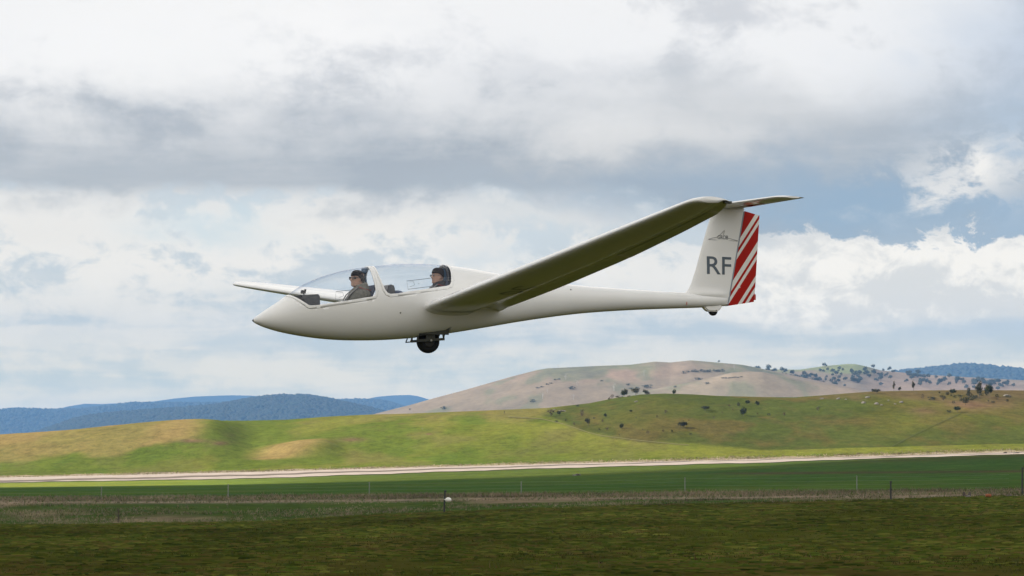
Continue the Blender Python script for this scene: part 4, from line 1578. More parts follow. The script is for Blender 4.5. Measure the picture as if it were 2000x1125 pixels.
def person(name, head, sh, hip, knee, foot, label, capm, coatm, glasses, extra):
    root = empty(name, G_LOC + G_ROT @ Vector(hip))
    root.rotation_euler = G_ROT.to_euler()
    tag(root, label, 'person', 'glider pilots')
    H0, S0, P0 = Vector(head), Vector(sh), Vector(hip)

    def fin_(nm, bm, m, smooth=True, vox=None, parent=None):
        bmesh.ops.translate(bm, verts=bm.verts[:], vec=-P0)
        o = bm_obj(nm, bm, m, parent or root, smooth)
        if vox:
            r_ = o.modifiers.new('skin', 'REMESH')
            r_.mode = 'VOXEL'
            r_.voxel_size = vox
            r_.use_smooth_shade = True
            s2 = o.modifiers.new('soft', 'SMOOTH')
            s2.factor = .4
            s2.iterations = 2
        return o

    def trunk(bm, g):
        for t in range(7):
            pass
        n = 20
        rings = []
        for t, w, d in ((0, .17, .12), (.15, .18, .125), (.4, .165, .11), (.65, .185, .12), (.85, .19, .115), (.95, .15, .09), (1.02, .075, .07)):
            c = P0.lerp(S0, t)
            ax = (S0 - P0).normalized()
            fw = ax.cross(Vector((0, 1, 0))).normalized()
            rings.append([bm.verts.new(c + Vector((0, 1, 0)) * math.cos(2 * math.pi * k / n) * (w + g) + fw * math.sin(2 * math.pi * k / n) * (d + g)) for k in range(n)])
        for a, b in zip(rings, rings[1:]):
            for k in range(n): bm.faces.new((a[k], a[(k + 1) % n], b[(k + 1) % n], b[k]))
        bm.faces.new(rings[0][::-1])
        bm.faces.new(rings[-1])

    def arm(sg):
        a = S0 + Vector((-.0, sg * .185, -.055))
        e_ = a + Vector((-.10, sg * .03, -.24))
        w = e_ + Vector((-.215, -sg * .06, -.02))
        return a, e_, w
    bm = bmesh.new()                                             # body: one continuous skin
    trunk(bm, -.01)
    nk = H0 + Vector((.035, 0, -.06))
    limb(bm, [S0 + Vector((0, 0, -.03)), nk], [.066, .058], 14)
    head_bm(bm, H0, 0.05)
    for sg in (-1, 1):
        a, e_, w = arm(sg)
        limb(bm, [a, a.lerp(e_, .5), e_, e_.lerp(w, .4), w], [.052, .048, .040, .038, .026], 10)
        hand(bm, w, (w - e_))
        hp_ = P0 + Vector((-.02, sg * .09, .02))
        k_ = Vector((knee[0], sg * .12, knee[2]))
        f_ = Vector((foot[0], sg * .12, foot[2]))
        limb(bm, [hp_, hp_.lerp(k_, .5), k_, k_.lerp(f_, .35), f_], [.085, .072, .055, .055, .036], 10)
        limb(bm, [f_, f_ + Vector((-.05, 0, .10)), f_ + Vector((-.06, 0, .17))], [.038, .036, .026], 8)
        bmesh.ops.create_uvsphere(bm, u_segments=8, v_segments=6, radius=1, matrix=Matrix.Translation(H0 + Vector((.012, sg * .073, -.012))) @ Matrix.Diagonal((.018, .012, .03, 1)))
    body = fin_('body', bm, m_skin, vox=.0075)
    bm = bmesh.new()                                             # jacket
    trunk(bm, .018)
    for sg in (-1, 1):
        a, e_, w = arm(sg)
        limb(bm, [a, a.lerp(e_, .5), e_, e_.lerp(w, .5), w - (w - e_).normalized() * .02], [.072, .066, .058, .052, .040], 10)
    fin_('jacket', bm, coatm, vox=.012)
    bm = bmesh.new()                                             # trousers
    for sg in (-1, 1):
        hp_ = P0 + Vector((-.02, sg * .09, .02))
        k_ = Vector((knee[0], sg * .12, knee[2]))
        f_ = Vector((foot[0], sg * .12, foot[2]))
        limb(bm, [hp_, hp_.lerp(k_, .5), k_, k_.lerp(f_, .6), f_.lerp(k_, .06)], [.10, .086, .070, .065, .052], 10)
    fin_('trousers', bm, m_navy, vox=.014)
    bm = bmesh.new()                                             # collar
    ax = (nk - S0).normalized()
    c0 = S0 + Vector((0.0, 0, -.01))
    rings = []
    for t, r0 in ((-.03, .125), (0, .120), (.05, .108), (.10, .096), (.125, .088), (.118, .078), (.06, .078)):
        rings.append([bm.verts.new(c0 + Vector((math.cos(2 * math.pi * k / 20) * r0 * 1.08 - t * .15, math.sin(2 * math.pi * k / 20) * r0, t + .030 * math.cos(2 * math.pi * k / 20) * (t > .03)))) for k in range(20)])
    for a, b in zip(rings, rings[1:]):
        for k in range(20): bm.faces.new((a[k], a[(k + 1) % 20], b[(k + 1) % 20], b[k]))
    fin_('collar', bm, extra['collar'])
    bm = bmesh.new()                                             # knitted hat pulled over the ears
    lim = []
    rot = Matrix.Rotation(.05, 3, 'Y')
    n = 28
    rings = []
    for i in range(11):
        t = i / 10
        ring = []
        for k in range(n):
            a = 2 * math.pi * k / n
            ca, sa = math.cos(a), math.sin(a)
            zb = .035 if ca < -.2 else (.035 - (ca + .2) * extra['nape'] / 1.2)     # lower at the back
            z = zb + (.128 - zb) * math.sin(t * math.pi / 2)
            sc_ = math.cos(t * math.pi / 2) ** .62 if t < 1 else 0.02
            rib = 1 + .02 * math.cos(a * 14)
            x = ((.100 if ca < 0 else .115) * ca) * sc_ * rib + .004
            y = .086 * sa * sc_ * rib
            ring.append(bm.verts.new(rot @ Vector((x, y, z)) + H0))
        rings.append(ring)
    for a, b in zip(rings, rings[1:]):
        for k in range(n): bm.faces.new((a[k], a[(k + 1) % n], b[(k + 1) % n], b[k]))
    bm.faces.new(rings[-1])
    hat = fin_('knitted_hat', bm, capm)
    s3 = hat.modifiers.new('t', 'SOLIDIFY')
    s3.thickness = .008
    bm = bmesh.new()                                             # glasses
    for sg in (-1, 1):
        add_box(bm, H0 + Vector((-.090, sg * .036, .008)), (.008, .058, .042 if glasses is m_black else .034), Matrix.Rotation(sg * .35, 3, 'Z'), .004)
        if glasses is m_black: add_box(bm, H0 + Vector((-.060, sg * .072, .010)), (.045, .008, .032), Matrix.Rotation(sg * -.35, 3, 'Z'), .003)
        add_tube(bm, [H0 + Vector((-.086, sg * .062, .014)), H0 + Vector((-.03, sg * .082, .012)), H0 + Vector((.015, sg * .084, .005))], .0032 if glasses is not m_black else .005, 6)
    add_tube(bm, [H0 + Vector((-.098, -.014, .012)), H0 + Vector((-.098, .014, .012))], .003, 6)
    fin_('glasses', bm, glasses, smooth=False)
    if glasses is not m_black:
        for sg in (-1, 1):                                       # eyes behind clear lenses
            bm = bmesh.new()
            bmesh.ops.create_uvsphere(bm, u_segments=10, v_segments=8, radius=.0115, matrix=Matrix.Translation(H0 + Vector((-.080, sg * .033, .006))))
            fin_('eye', bm, m_eye)
    bm = bmesh.new()                                             # mouth
    add_tube(bm, [H0 + Vector((-.0865 + .5 * abs(y) ** 1.2, y, -.069)) for y in (-.024, -.012, 0, .012, .024)], .0035, 6)
    fin_('lips', bm, mat('lips', (.33, .13, .11), .5))
    for sg in (-1, 1):                                           # harness straps over the shoulders
        bm = bmesh.new()
        ax = (S0 - P0).normalized()
        fw = Vector((0, 1, 0)).cross(ax).normalized()
        if fw.x > 0: fw = -fw
        pts = [S0 + Vector((.16, sg * .08, .02)), S0 + ax * .005 + Vector((.07, sg * .085, .02)), S0 + ax * (-.02) + fw * .085 + Vector((0, sg * .085, .03)), P0.lerp(S0, .7) + fw * .147 + Vector((0, sg * .075, 0)), P0.lerp(S0, .35) + fw * .140 + Vector((0, sg * .05, 0))]
        chest = pts[2:]
        pts = pts[:3]
        c2 = [p + fw * .004 for p in chest]
        bm2 = bmesh.new()
        q_ = [bm2.verts.new(p + Vector((0, d_, 0))) for p in c2 for d_ in (-.022, .022)]
        for i in range(len(c2) - 1): bm2.faces.new((q_[2 * i], q_[2 * i + 1], q_[2 * i + 3], q_[2 * i + 2]))
        s5 = fin_('chest_strap', bm2, m_greystrap, smooth=False).modifiers.new('t', 'SOLIDIFY')
        s5.thickness = .008
        v_ = []
        for p in pts: v_ += [p + Vector((0, -.023, 0)), p + Vector((0, .023, 0))]
        vs_ = [bm.verts.new(p) for p in v_]
        for i in range(len(pts) - 1): bm.faces.new((vs_[2 * i], vs_[2 * i + 1], vs_[2 * i + 3], vs_[2 * i + 2]))
        st_ = fin_('harness_strap', bm, extra['strap'], smooth=False)
        s4 = st_.modifiers.new('t', 'SOLIDIFY')
        s4.thickness = .008
    return root


m_hat1 = mat('black knit', (0.005, 0.005, 0.008), 0.95, vary=0.3, vscale=60)
m_hat2 = mat('dark brown knit', (0.022, 0.017, 0.017), 0.95, vary=0.3, vscale=60)
m_coat1 = mat('olive grey jacket', (0.10, 0.098, 0.082), 0.85, vary=0.7, vscale=22)
m_coat2 = mat('black jacket', (0.016, 0.017, 0.026), 0.85, vary=0.3, vscale=14)
m_collar1 = mat('grey olive collar', (0.15, 0.148, 0.125), 0.9, vary=0.25, vscale=20)
m_strap = mat('red strap', (0.33, 0.025, 0.022), 0.7)
m_greystrap = mat('grey strap', (0.14, 0.14, 0.14), 0.7, vary=.3, vscale=30)
m_eye = mat('eye', (.12, .09, .08), .3)
m_wire = mat('clear lens', (0.22, 0.25, 0.28), 0.15)
p1 = person('person', (1.585, -.02, .660), (1.655, -.02, .475), (1.36, -.02, .03), (0.90, 0, .21), (0.62, 0, .0),
            'front pilot in a black knitted hat, dark glasses and olive jacket', m_hat1, m_coat1, m_black, {'collar': m_collar1, 'strap': m_strap, 'nape': .135})
p2 = person('person', (2.862, -.02, .742), (2.905, -.02, .560), (2.62, -.02, .12), (2.24, 0, .36), (1.95, 0, .10),
            'rear pilot in a dark brown knitted hat, clear glasses and black jacket', m_hat2, m_coat2, m_wire, {'collar': m_coat2, 'strap': m_strap, 'nape': .09})

#GLIDER_END
# ------------------------------------------------------------------ grass
def blades(name, n, yr, hr, wr, cols, seed, m, label, dens=None, rowoff=None, spread=1.3):
    """thousands of short leaning blades, one mass"""
    r = np.random.RandomState(seed)
    Y = np.sqrt(r.uniform(yr[0] ** 2, yr[1] ** 2, n * 3))
    x = r.uniform(-1, 1, n * 3) * (1000 * spread / FPX) * Y
    if dens is not None:
        keep_ = dens(x, Y) > r.uniform(0, 1, n * 3)
        Y, x = Y[keep_], x[keep_]
    Y, x = Y[:n], x[:n]
    n = len(Y)
    z = ground_z(x, Y)
    k = 3
    X = np.repeat(x, k) + r.normal(0, .05, n * k)
    YY = np.repeat(Y, k) + r.normal(0, .05, n * k)
    Z = np.repeat(z, k)
    hh = np.repeat(r.uniform(hr[0], hr[1], n) * (0.6 + 0.8 * np.clip(fbm(x / 2.2, Y / 3.5, 2, seed + 1) + .5, 0, 1)), k) * r.uniform(.5, 1.15, n * k)
    w = r.uniform(wr[0], wr[1], n * k)
    a = r.uniform(0, np.pi, n * k)
    lx, ly = r.normal(0, .5, n * k) * hh, r.normal(0, .5, n * k) * hh
    p0 = np.stack([X - np.cos(a) * w, YY - np.sin(a) * w, Z - .02], -1)
    p1 = np.stack([X + np.cos(a) * w, YY + np.sin(a) * w, Z - .02], -1)
    p2 = np.stack([X + lx, YY + ly, Z + hh], -1)
    v = np.stack([p0, p1, p2], 1).reshape(-1, 3)
    f = np.arange(n * k * 3).reshape(-1, 3)
    c = np.asarray(cols)[r.choice(len(cols), n, p=None)]
    pat = fbm(x / 5, Y / 9, 3, seed + 7)
    c = c * (1 + 1.3 * pat)[:, None]
    c = np.repeat(c, k * 3, 0)
    me = np_mesh(name, v, f, smooth=False, attr={'tint': np.clip(c, .003, 1)})
    tag(new_obj(name, me, m), label, 'grass', kind='stuff')


m_blade = mat('grass blades', (1, 1, 1), 0.9, spec=0.0, attr='tint')
def clumps(name, n, yr, wr, hr, cols, seed, m, label, dens):
    r = np.random.RandomState(seed)
    Y = np.sqrt(r.uniform(yr[0] ** 2, yr[1] ** 2, n * 3))
    x = r.uniform(-1, 1, n * 3) * (1300 / FPX) * Y
    kp = dens(x, Y) > r.uniform(0, 1, n * 3)
    x, Y = x[kp][:n], Y[kp][:n]
    n = len(Y)
    w = r.uniform(wr[0], wr[1], n) * (0.5 + Y / 120)
    h = r.uniform(hr[0], hr[1], n) * (0.6 + Y / 200)
    ang = np.linspace(0, 2 * np.pi, 7)[:-1]
    ring0 = np.stack([np.cos(ang), np.sin(ang), 0 * ang - .3], -1)
    ring1 = np.stack([np.cos(ang + .5) * .62, np.sin(ang + .5) * .62, 0 * ang + .75], -1)
    V0 = np.concatenate([ring0, ring1, [[0, 0, 1.0]]])
    fs = []
    for i in range(6):
        j = (i + 1) % 6
        fs += [(i, j, 6 + i), (j, 6 + j, 6 + i), (6 + i, 6 + j, 12)]
    P = V0[None] * (1 + r.uniform(-.35, .35, (n, 13, 1))) * np.stack([w, w * .8, h], -1)[:, None, :]
    P = P + np.stack([x, Y, ground_z(x, Y)], -1)[:, None, :]
    F = np.array(fs)[None] + (np.arange(n) * 13)[:, None, None]
    pat = 1 + 1.2 * fbm(x / 4, Y / 12, 3, seed + 5)
    c = np.asarray(cols)[r.choice(len(cols), n)] * pat[:, None] * r.uniform(.75, 1.25, (n, 1))
    me = np_mesh(name, P.reshape(-1, 3), F.reshape(-1, 3), True, {'tint': np.clip(np.repeat(c, 13, 0), .002, 1)})
    tag(new_obj(name, me, m), label, 'grass', kind='stuff')


clumps('turf_clumps', 30000, (42, 151), (.05, .26), (.008, .040), [(.049, .057, .0088), (.042, .056, .0076), (.058, .058, .012), (.066, .053, .014), (.036, .052, .0076), (.026, .037, .0055), (.074, .079, .014)], 31, m_blade, 'uneven tufts in the olive airfield turf',
       lambda x, y: np.clip(.45 + 1.8 * fbm(x / 2.5, y / 8, 3, 71), 0, 1))
blades('airfield_grass', 70000, (43, 150), (.015, .055), (.008, .018), [(.050, .058, .010), (.042, .052, .009), (.060, .060, .013), (.066, .052, .018), (.045, .062, .011)], 11, m_blade, 'short olive airfield grass in front of the fence',
       dens=lambda x, y: np.clip(.30 + 1.6 * fbm(x / 3, y / 6, 3, 77), 0, 1))
bnd = lambda x, y: np.clip((G150(np.clip(1000 + FPX * x / y, -400, 2400)) - (HZ - (ground_z(x, y) - 1.7) * FPX / y)) / 4 + .6, 0, 1)
blades('dry_grass', 26000, (147, 212), (.05, .20), (.010, .022), [(.210, .168, .110), (.175, .138, .092), (.068, .098, .024), (.240, .195, .132), (.060, .090, .022)], 12, m_blade, 'long straw coloured grass along the far side of the airfield',
       dens=lambda x, y: np.clip(.30 + 2.2 * fbm(x / 6, y / 5, 3, 88), 0, 1))
blades('fence_grass', 9000, (186, 216), (.10, .32), (.012, .03), [(.18, .142, .095), (.22, .175, .12), (.145, .112, .076), (.075, .105, .028)], 13, m_blade, 'tall brown grass under the white post fence',
       dens=lambda x, y: np.exp(-(((HZ - (ground_z(x, y) - 1.7) * FPX / y) - G200(np.clip(1000 + FPX * x / y, -400, 2400)) - 2) / 4.0) ** 2) * np.clip(.5 + 2 * fbm(x / 4, y / 9, 2, 99), 0, 1))
blades('weed_tufts', 2600, (46, 150), (.05, .11), (.012, .03), [(.095, .068, .030), (.075, .060, .022), (.085, .070, .034)], 15, m_blade, 'brownish weeds standing out of the airfield grass',
       dens=lambda x, y: np.clip(4.5 * (fbm(x / 7, y / 12, 3, 55) - .17), 0, 1))
blades('road_grass', 9000, (541, 560), (.12, .34), (.04, .10), [(.30, .24, .16), (.20, .20, .06), (.26, .21, .13)], 14, m_blade, 'bleached roadside grass beyond the gravel road', spread=1.15,
       dens=lambda x, y: np.clip(1.2 - np.abs(y - 546.5) / 4 + 1.2 * fbm(x / 9, y / 9, 2, 3), 0, 1))

# ------------------------------------------------------------------ fences and posts
m_post = mat('pale fence post', (0.19, 0.20, 0.18), 0.6, vary=0.3, vscale=9)
m_dpost = mat('weathered dark post', (0.030, 0.030, 0.026), 0.85, vary=0.5, vscale=9)
m_wirem = mat('fence wire', (0.16, 0.17, 0.15), 0.5, metal=0.5)


def ground_at(px, row, lo=120.0, hi=230.0):
    return Vector(pix(px, row, lo, hi))


posts = [(-60, 976, 26), (200, 972.5, 23), (447, 972, 27), (722, 968, 26.5), (1018, 966, 26), (1337, 961.5, 29), (1672, 962, 33), (2030, 958, 35)]
fence = None
tops = []
for px, row, hp_ in posts:
    p = Vector(pix(px, row, 175, 236))
    if fence is None:
        fence = empty('wire_fence', p)
        tag(fence, 'wire fence on thin pale posts along the green paddock', 'fence')
        F0 = p.copy()
    h = hp_ * p.y / FPX
    bm = bmesh.new()
    q = p - F0
    add_box(bm, q + Vector((0, 0, h / 2 - .1)), (.055, .04, h + .2), None, .006)
    for k in range(4): add_box(bm, q + Vector((0, -.028, h * (.25 + .23 * k))), (.085, .02, .05), None, .004)
    bm_obj('post', bm, m_post, fence)
    tops.append((q, h))
for k in range(4):
    bm = bmesh.new()
    pts = []
    for (q, h), (q2, h2) in zip(tops, tops[1:]):
        for t in np.linspace(0, 1, 7)[:-1]:
            pts.append(q.lerp(q2, t) + Vector((0, -.03, (h + (h2 - h) * t) * (.25 + .23 * k) - .05 * math.sin(t * math.pi))))
    add_tube(bm, pts, .0035, 4)
    bm_obj('wire', bm, m_wirem, fence)

for px, row, hp_, lean, lab in ((868, 1000, 42, .02, 'thin dark post with a white ball fixed beside it'), (1738, 976, 36, 0.0, 'short dark post standing beside the pale dry strip on the right'), (1994, 966, 53, 0.01, 'tall dark post at the right edge of the airfield')):
    p = Vector(pix(px, row, 120, 180))
    h = hp_ * p.y / FPX
    e = empty('fence_post', p)
    tag(e, lab, 'post', 'dark posts along the airfield edge')
    bm = bmesh.new()
    add_tube(bm, [(0, 0, -.15), (lean * h * .5, 0, h * .5), (lean * h * 2, 0, h)], [.050, .045, .042], 8)
    bm_obj('stake', bm, m_dpost, e)
    bm = bmesh.new()
    add_box(bm, (lean * h * 2 + .01, 0, h - .03), (.13, .07, .07), None, .01)
    bm_obj('post_cap', bm, m_dpost, e)
    bm = bmesh.new()
    add_tube(bm, [(lean * h, -.05, h * .55), (lean * h, .05, h * .55)], .065, 8)
    bm_obj('insulator', bm, m_dpost, e)
    if px == 868:
        bm = bmesh.new()
        bmesh.ops.create_uvsphere(bm, u_segments=24, v_segments=16, radius=1, matrix=Matrix.Diagonal((.165, .14, .125, 1)))
        add_tube(bm, [(-.22, 0, .02), (-.14, 0, .01)], .02, 8)
        o = bm_obj('marker_ball', bm, mat('white plastic', (.72, .71, .66), .4, vary=.08), None, True)
        o.location = p + Vector((.21, -.08, 24 * p.y / FPX))
        tag(o, 'white plastic ball hanging on the dark post', 'ball')

# ------------------------------------------------------------------ stones, drum, dead weed
m_rock = mat('pale granite', (0.145, 0.130, 0.115), 0.9, vary=0.5, vscale=1.5, bump=0.5, bscale=4)
m_rockd = mat('dark stone', (0.07, 0.055, 0.045), 0.9, vary=0.5, vscale=3, bump=0.5, bscale=6)


def rock(px, row, wpx, hpx, m, label, group=None, lo=130.0, hi=None):
    p = Vector(pix(px, row, lo, hi))
    k = p.y / FPX
    bm = bmesh.new()
    bmesh.ops.create_icosphere(bm, subdivisions=2, radius=1)
    sd = Vector((px, row, 3))
    for v_ in bm.verts:
        v_.co *= 1 + .45 * mnoise.noise(v_.co * 1.3 + sd)
    bmesh.ops.scale(bm, vec=(wpx * k / 2, wpx * k / 2.4, hpx * k * .75), verts=bm.verts[:])
    o = bm_obj('rock', bm, m)
    o.location = p + Vector((0, 0, hpx * k * .15))
    tag(o, label, 'rock', group)


for px, row, w, h in ((1605, 780, 9, 3), (1637, 780, 9, 3.5), (1694, 777, 10, 3), (1686, 788, 9, 4), (1712, 790, 10, 4), (1760, 787, 8, 4), (1652, 781, 5, 2), (1721, 792, 5, 2.4), (1748, 790, 5, 2), (1735, 783, 4, 2)):
    rock(px, row, w, h, m_rock, 'pale boulder lying on the dry top of the right hand hill', 'boulders on the right hand hill', 600)
rock(1966, 774, 16, 3.5, m_rock, 'long pale outcrop beside the tall trees on the right hill', None, 600)
rock(1098, 804, 18, 3, m_rock, 'grey outcrop beside the small dark tree at the left end of the scattered trees', None, 600)
rock(1243, 785, 9, 2, m_rock, 'flat grey stone below the trees on the crest of the green hill', None, 600)
rock(1083, 801, 6, 2, m_rock, 'small pale stone under the bare brown bush on the green hill', None, 600)
for px, row, w, h in ((1212, 776, 12, 3), (1226, 775, 14, 3.5)):
    rock(px, row, w, h, m_rock, 'pale boulder in front of the round trees on the crest', 'boulders below the crest trees', 600)
rock(1128, 928.5, 13, 4, m_rockd, 'dark stone with a pale side in the grass before the road', None, 300, 520)
rock(1122, 929, 9, 2.2, m_rock, 'flat pale stone beside the dark stone before the road', None, 300, 520)
rock(1962, 886.5, 8, 4.5, m_rockd, 'brown boulder on the near edge of the road at the far right', None, 300, 540)
rock(1983, 886.5, 12, 3.5, m_rockd, 'low brown stones on the road edge at the right border', None, 300, 540)
rock(825, 838, 2.4, 1.4, m_rock, 'small pale stone high on the middle of the green slope', None, 600)
rock(1889, 971, 11, 4.5, m_rock, 'pale stone under the broken stump near the right dark post', None, 120, 190)
rock(1968, 969.5, 10, 4, m_rockd, 'low dark stone just left of the tall dark post', None, 120, 190)
p = Vector(pix(1886, 970, 120, 190))
e = empty('broken_stump', p)
tag(e, 'broken grey brown stump with two stubs in the grass on the right', 'stump')
for dx, hh, ln in ((-.12, .26, -.03), (.14, .27, .04)):
    bm = bmesh.new()
    add_tube(bm, [(dx, .08, -.1), (dx + ln * .5, .08, hh * .6), (dx + ln, .08, hh)], [.10, .075, .05], 7)
    bm_obj('stub', bm, m_rockd, e)
bm = bmesh.new()
add_tube(bm, [(-.2, .1, .02), (.22, .1, .05)], [.08, .07], 7)
bm_obj('log', bm, m_rockd, e)
p = Vector(pix(1928, 971, 120, 190))
e = empty('rusty_drum', p)
tag(e, 'small rusty orange drum lying in the grass near the right edge', 'drum')
m_rust = mat('orange rust', (0.26, 0.075, 0.022), 0.8, vary=0.4, vscale=8)
bm = bmesh.new()
add_tube(bm, [(-.14, 0, .085), (-.135, 0, .085), (.135, 0, .085), (.14, 0, .085)], [.07, .085, .085, .07], 14)
bm_obj('drum_body', bm, m_rust, e)
for xx in (-.125, 0, .125):
    bm = bmesh.new()
    add_tube(bm, [(xx - .008, 0, .085), (xx + .008, 0, .085)], .092, 14)
    bm_obj('hoop', bm, m_rust, e)
p = Vector(pix(233, 1021, 120, 175))
e = empty('dead_thistle', p)
tag(e, 'dry brown thistle standing at the edge of the airfield', 'thistle')
m_dead = mat('dead stems', (0.070, 0.050, 0.040), 0.9, vary=0.4, vscale=6)
bm = bmesh.new()
add_tube(bm, [(0, 0, -.05), (.02, 0, .3), (.0, .02, .72)], [.03, .02, .008], 6)
rt = random.Random(4)
for k in range(13):
    z0 = .12 + .045 * k
    a = rt.uniform(0, 6.28)
    l = rt.uniform(.10, .22) * (1.1 - .4 * z0)
    add_tube(bm, [(0.01, 0, z0), (l * .6 * math.cos(a), l * .6 * math.sin(a), z0 + l * .5), (l * math.cos(a), l * math.sin(a), z0 + l * .9)], [.010, .008, .005], 5)
bm_obj('stem', bm, m_dead, e)
bm = bmesh.new()
for k in range(150):
    a, zz, q = rt.uniform(0, 6.28), rt.uniform(.03, .72), rt.uniform(.02, .17)
    q *= 1.15 - .7 * zz
    c0 = Vector((q * math.cos(a), q * math.sin(a), zz))
    d1, d2 = [Vector((rt.uniform(-1, 1), rt.uniform(-1, 1), rt.uniform(-1, 1))) * .035 for _ in range(2)]
    bm.faces.new([bm.verts.new(c0), bm.verts.new(c0 + d1), bm.verts.new(c0 + d2)])
bm_obj('seed_heads', bm, m_dead, e)['kind'] = 'stuff'

# ------------------------------------------------------------------ trees
m_bark = mat('grey bark', (0.085, 0.070, 0.058), 0.9, vary=0.3, vscale=3)
m_pale = mat('bleached dead wood', (0.40, 0.37, 0.34), 0.9, vary=0.2, vscale=3)
LEAF = {'dark': mat('dark leaves', (1, 1, 1), 0.8, spec=.1, attr='tint'), }
TINTS = {'round': (0.034, 0.042, 0.015), 'wide': (0.036, 0.038, 0.017), 'open': (0.042, 0.042, 0.021), 'bare': (0.070, 0.052, 0.034), 'tall': (0.046, 0.046, 0.022), 'grey': (0.060, 0.070, 0.050), 'bush': (0.042, 0.048, 0.026)}


def crown_mesh(kind, seed):
    r = np.random.RandomState(seed)
    shape = {'round': (26, .40, .33, .58), 'wide': (26, .56, .26, .66), 'open': (20, .42, .30, .64), 'bare': (15, .36, .36, .52), 'tall': (18, .26, .36, .62), 'grey': (22, .46, .32, .60), 'bush': (18, .62, .42, .42)}[kind]
    n, rx, rz_, cz = shape
    vs, fs, cs = [], [], []
    per = {'bare': 10, 'open': 20}.get(kind, 28)
    for i in range(n):
        d = r.normal(size=3)
        d /= np.linalg.norm(d)
        q = r.uniform(.25, 1) ** .5
        cen = np.array([d[0] * rx * q, d[1] * rx * q, cz + d[2] * rz_ * q])
        cr_ = r.uniform(.09, .17)
        g = r.uniform(.65, 1.45)
        for k in range(per):
            o = r.normal(size=3) * cr_ * .55
            a, b = r.normal(size=3), r.normal(size=3)
            a *= .075 / np.linalg.norm(a) * r.uniform(.6, 1.4)
            b *= .068 / np.linalg.norm(b) * r.uniform(.6, 1.4)
            j = len(vs)
            vs += [cen + o - a, cen + o + b, cen + o + a]
            fs.append((j, j + 1, j + 2))
            cs += [np.array(TINTS[kind]) * g * r.uniform(.8, 1.2)] * 3
    return np_mesh('crown', vs, np.array(fs), smooth=False, attr={'tint': np.array(cs)})


def trunk_bm(kind, seed):
    r = random.Random(seed)
    bm = bmesh.new()
    top = {'bush': .35, 'tall': .7}.get(kind, .55)
    ln = r.uniform(-.08, .08)
    add_tube(bm, [(0, 0, -.12), (ln * .4, 0, top * .5), (ln, 0, top)], [.032, .025, .016], 6)
    for k in range(5):
        a = r.uniform(0, 6.28)
        l = r.uniform(.18, .34)
        z0 = top * r.uniform(.45, .95)
        add_tube(bm, [(ln * .6, 0, z0), (ln * .6 + l * .5 * math.cos(a), l * .5 * math.sin(a), z0 + l * .55), (ln * .6 + l * math.cos(a), l * math.sin(a), z0 + l * .9)], [.015, .010, .004], 5)
    return bm


PROTO = {}
for ki, kind in enumerate(TINTS):
    for var in range(3):
        cm = crown_mesh(kind, 100 + ki * 10 + var)
        cm.materials.append(LEAF['dark'])
        bm = trunk_bm(kind, 200 + ki * 10 + var)
        tm = bpy.data.meshes.new('trunk')
        bm.to_mesh(tm)
        bm.free()
        tm.materials.append(m_bark)
        PROTO[kind, var] = (cm, tm)
tree_n = 0


def plant(kind, p, h, w=1.0, label=None, group=None, lean=0.0, cat=None):
    global tree_n
    tree_n += 1
    cm, tm = PROTO[kind, tree_n % 3]
    nm = 'bush' if kind in ('bush', 'bare') else 'gum_tree'
    e = empty(nm, p, (0, lean, rnd.choice((0, math.pi)) + rnd.uniform(-.3, .3)))
    e.scale = (h * w, h * w * 1.3, h)
    tag(e, label, cat or ('bush' if nm == 'bush' else 'tree'), group)
    for n_, me in (('crown', cm), ('trunk', tm)):
        o = bpy.data.objects.new(n_, me)
        o.parent = e
        col.objects.link(o)
    return e


SH = 'small dark tree scattered on the open slope of the green hill'
GSH = 'small trees scattered on the green hillside'
BR = 'small brown bush dotted on the open slope of the green hill'
GBR = 'brown bushes scattered on the green hillside'
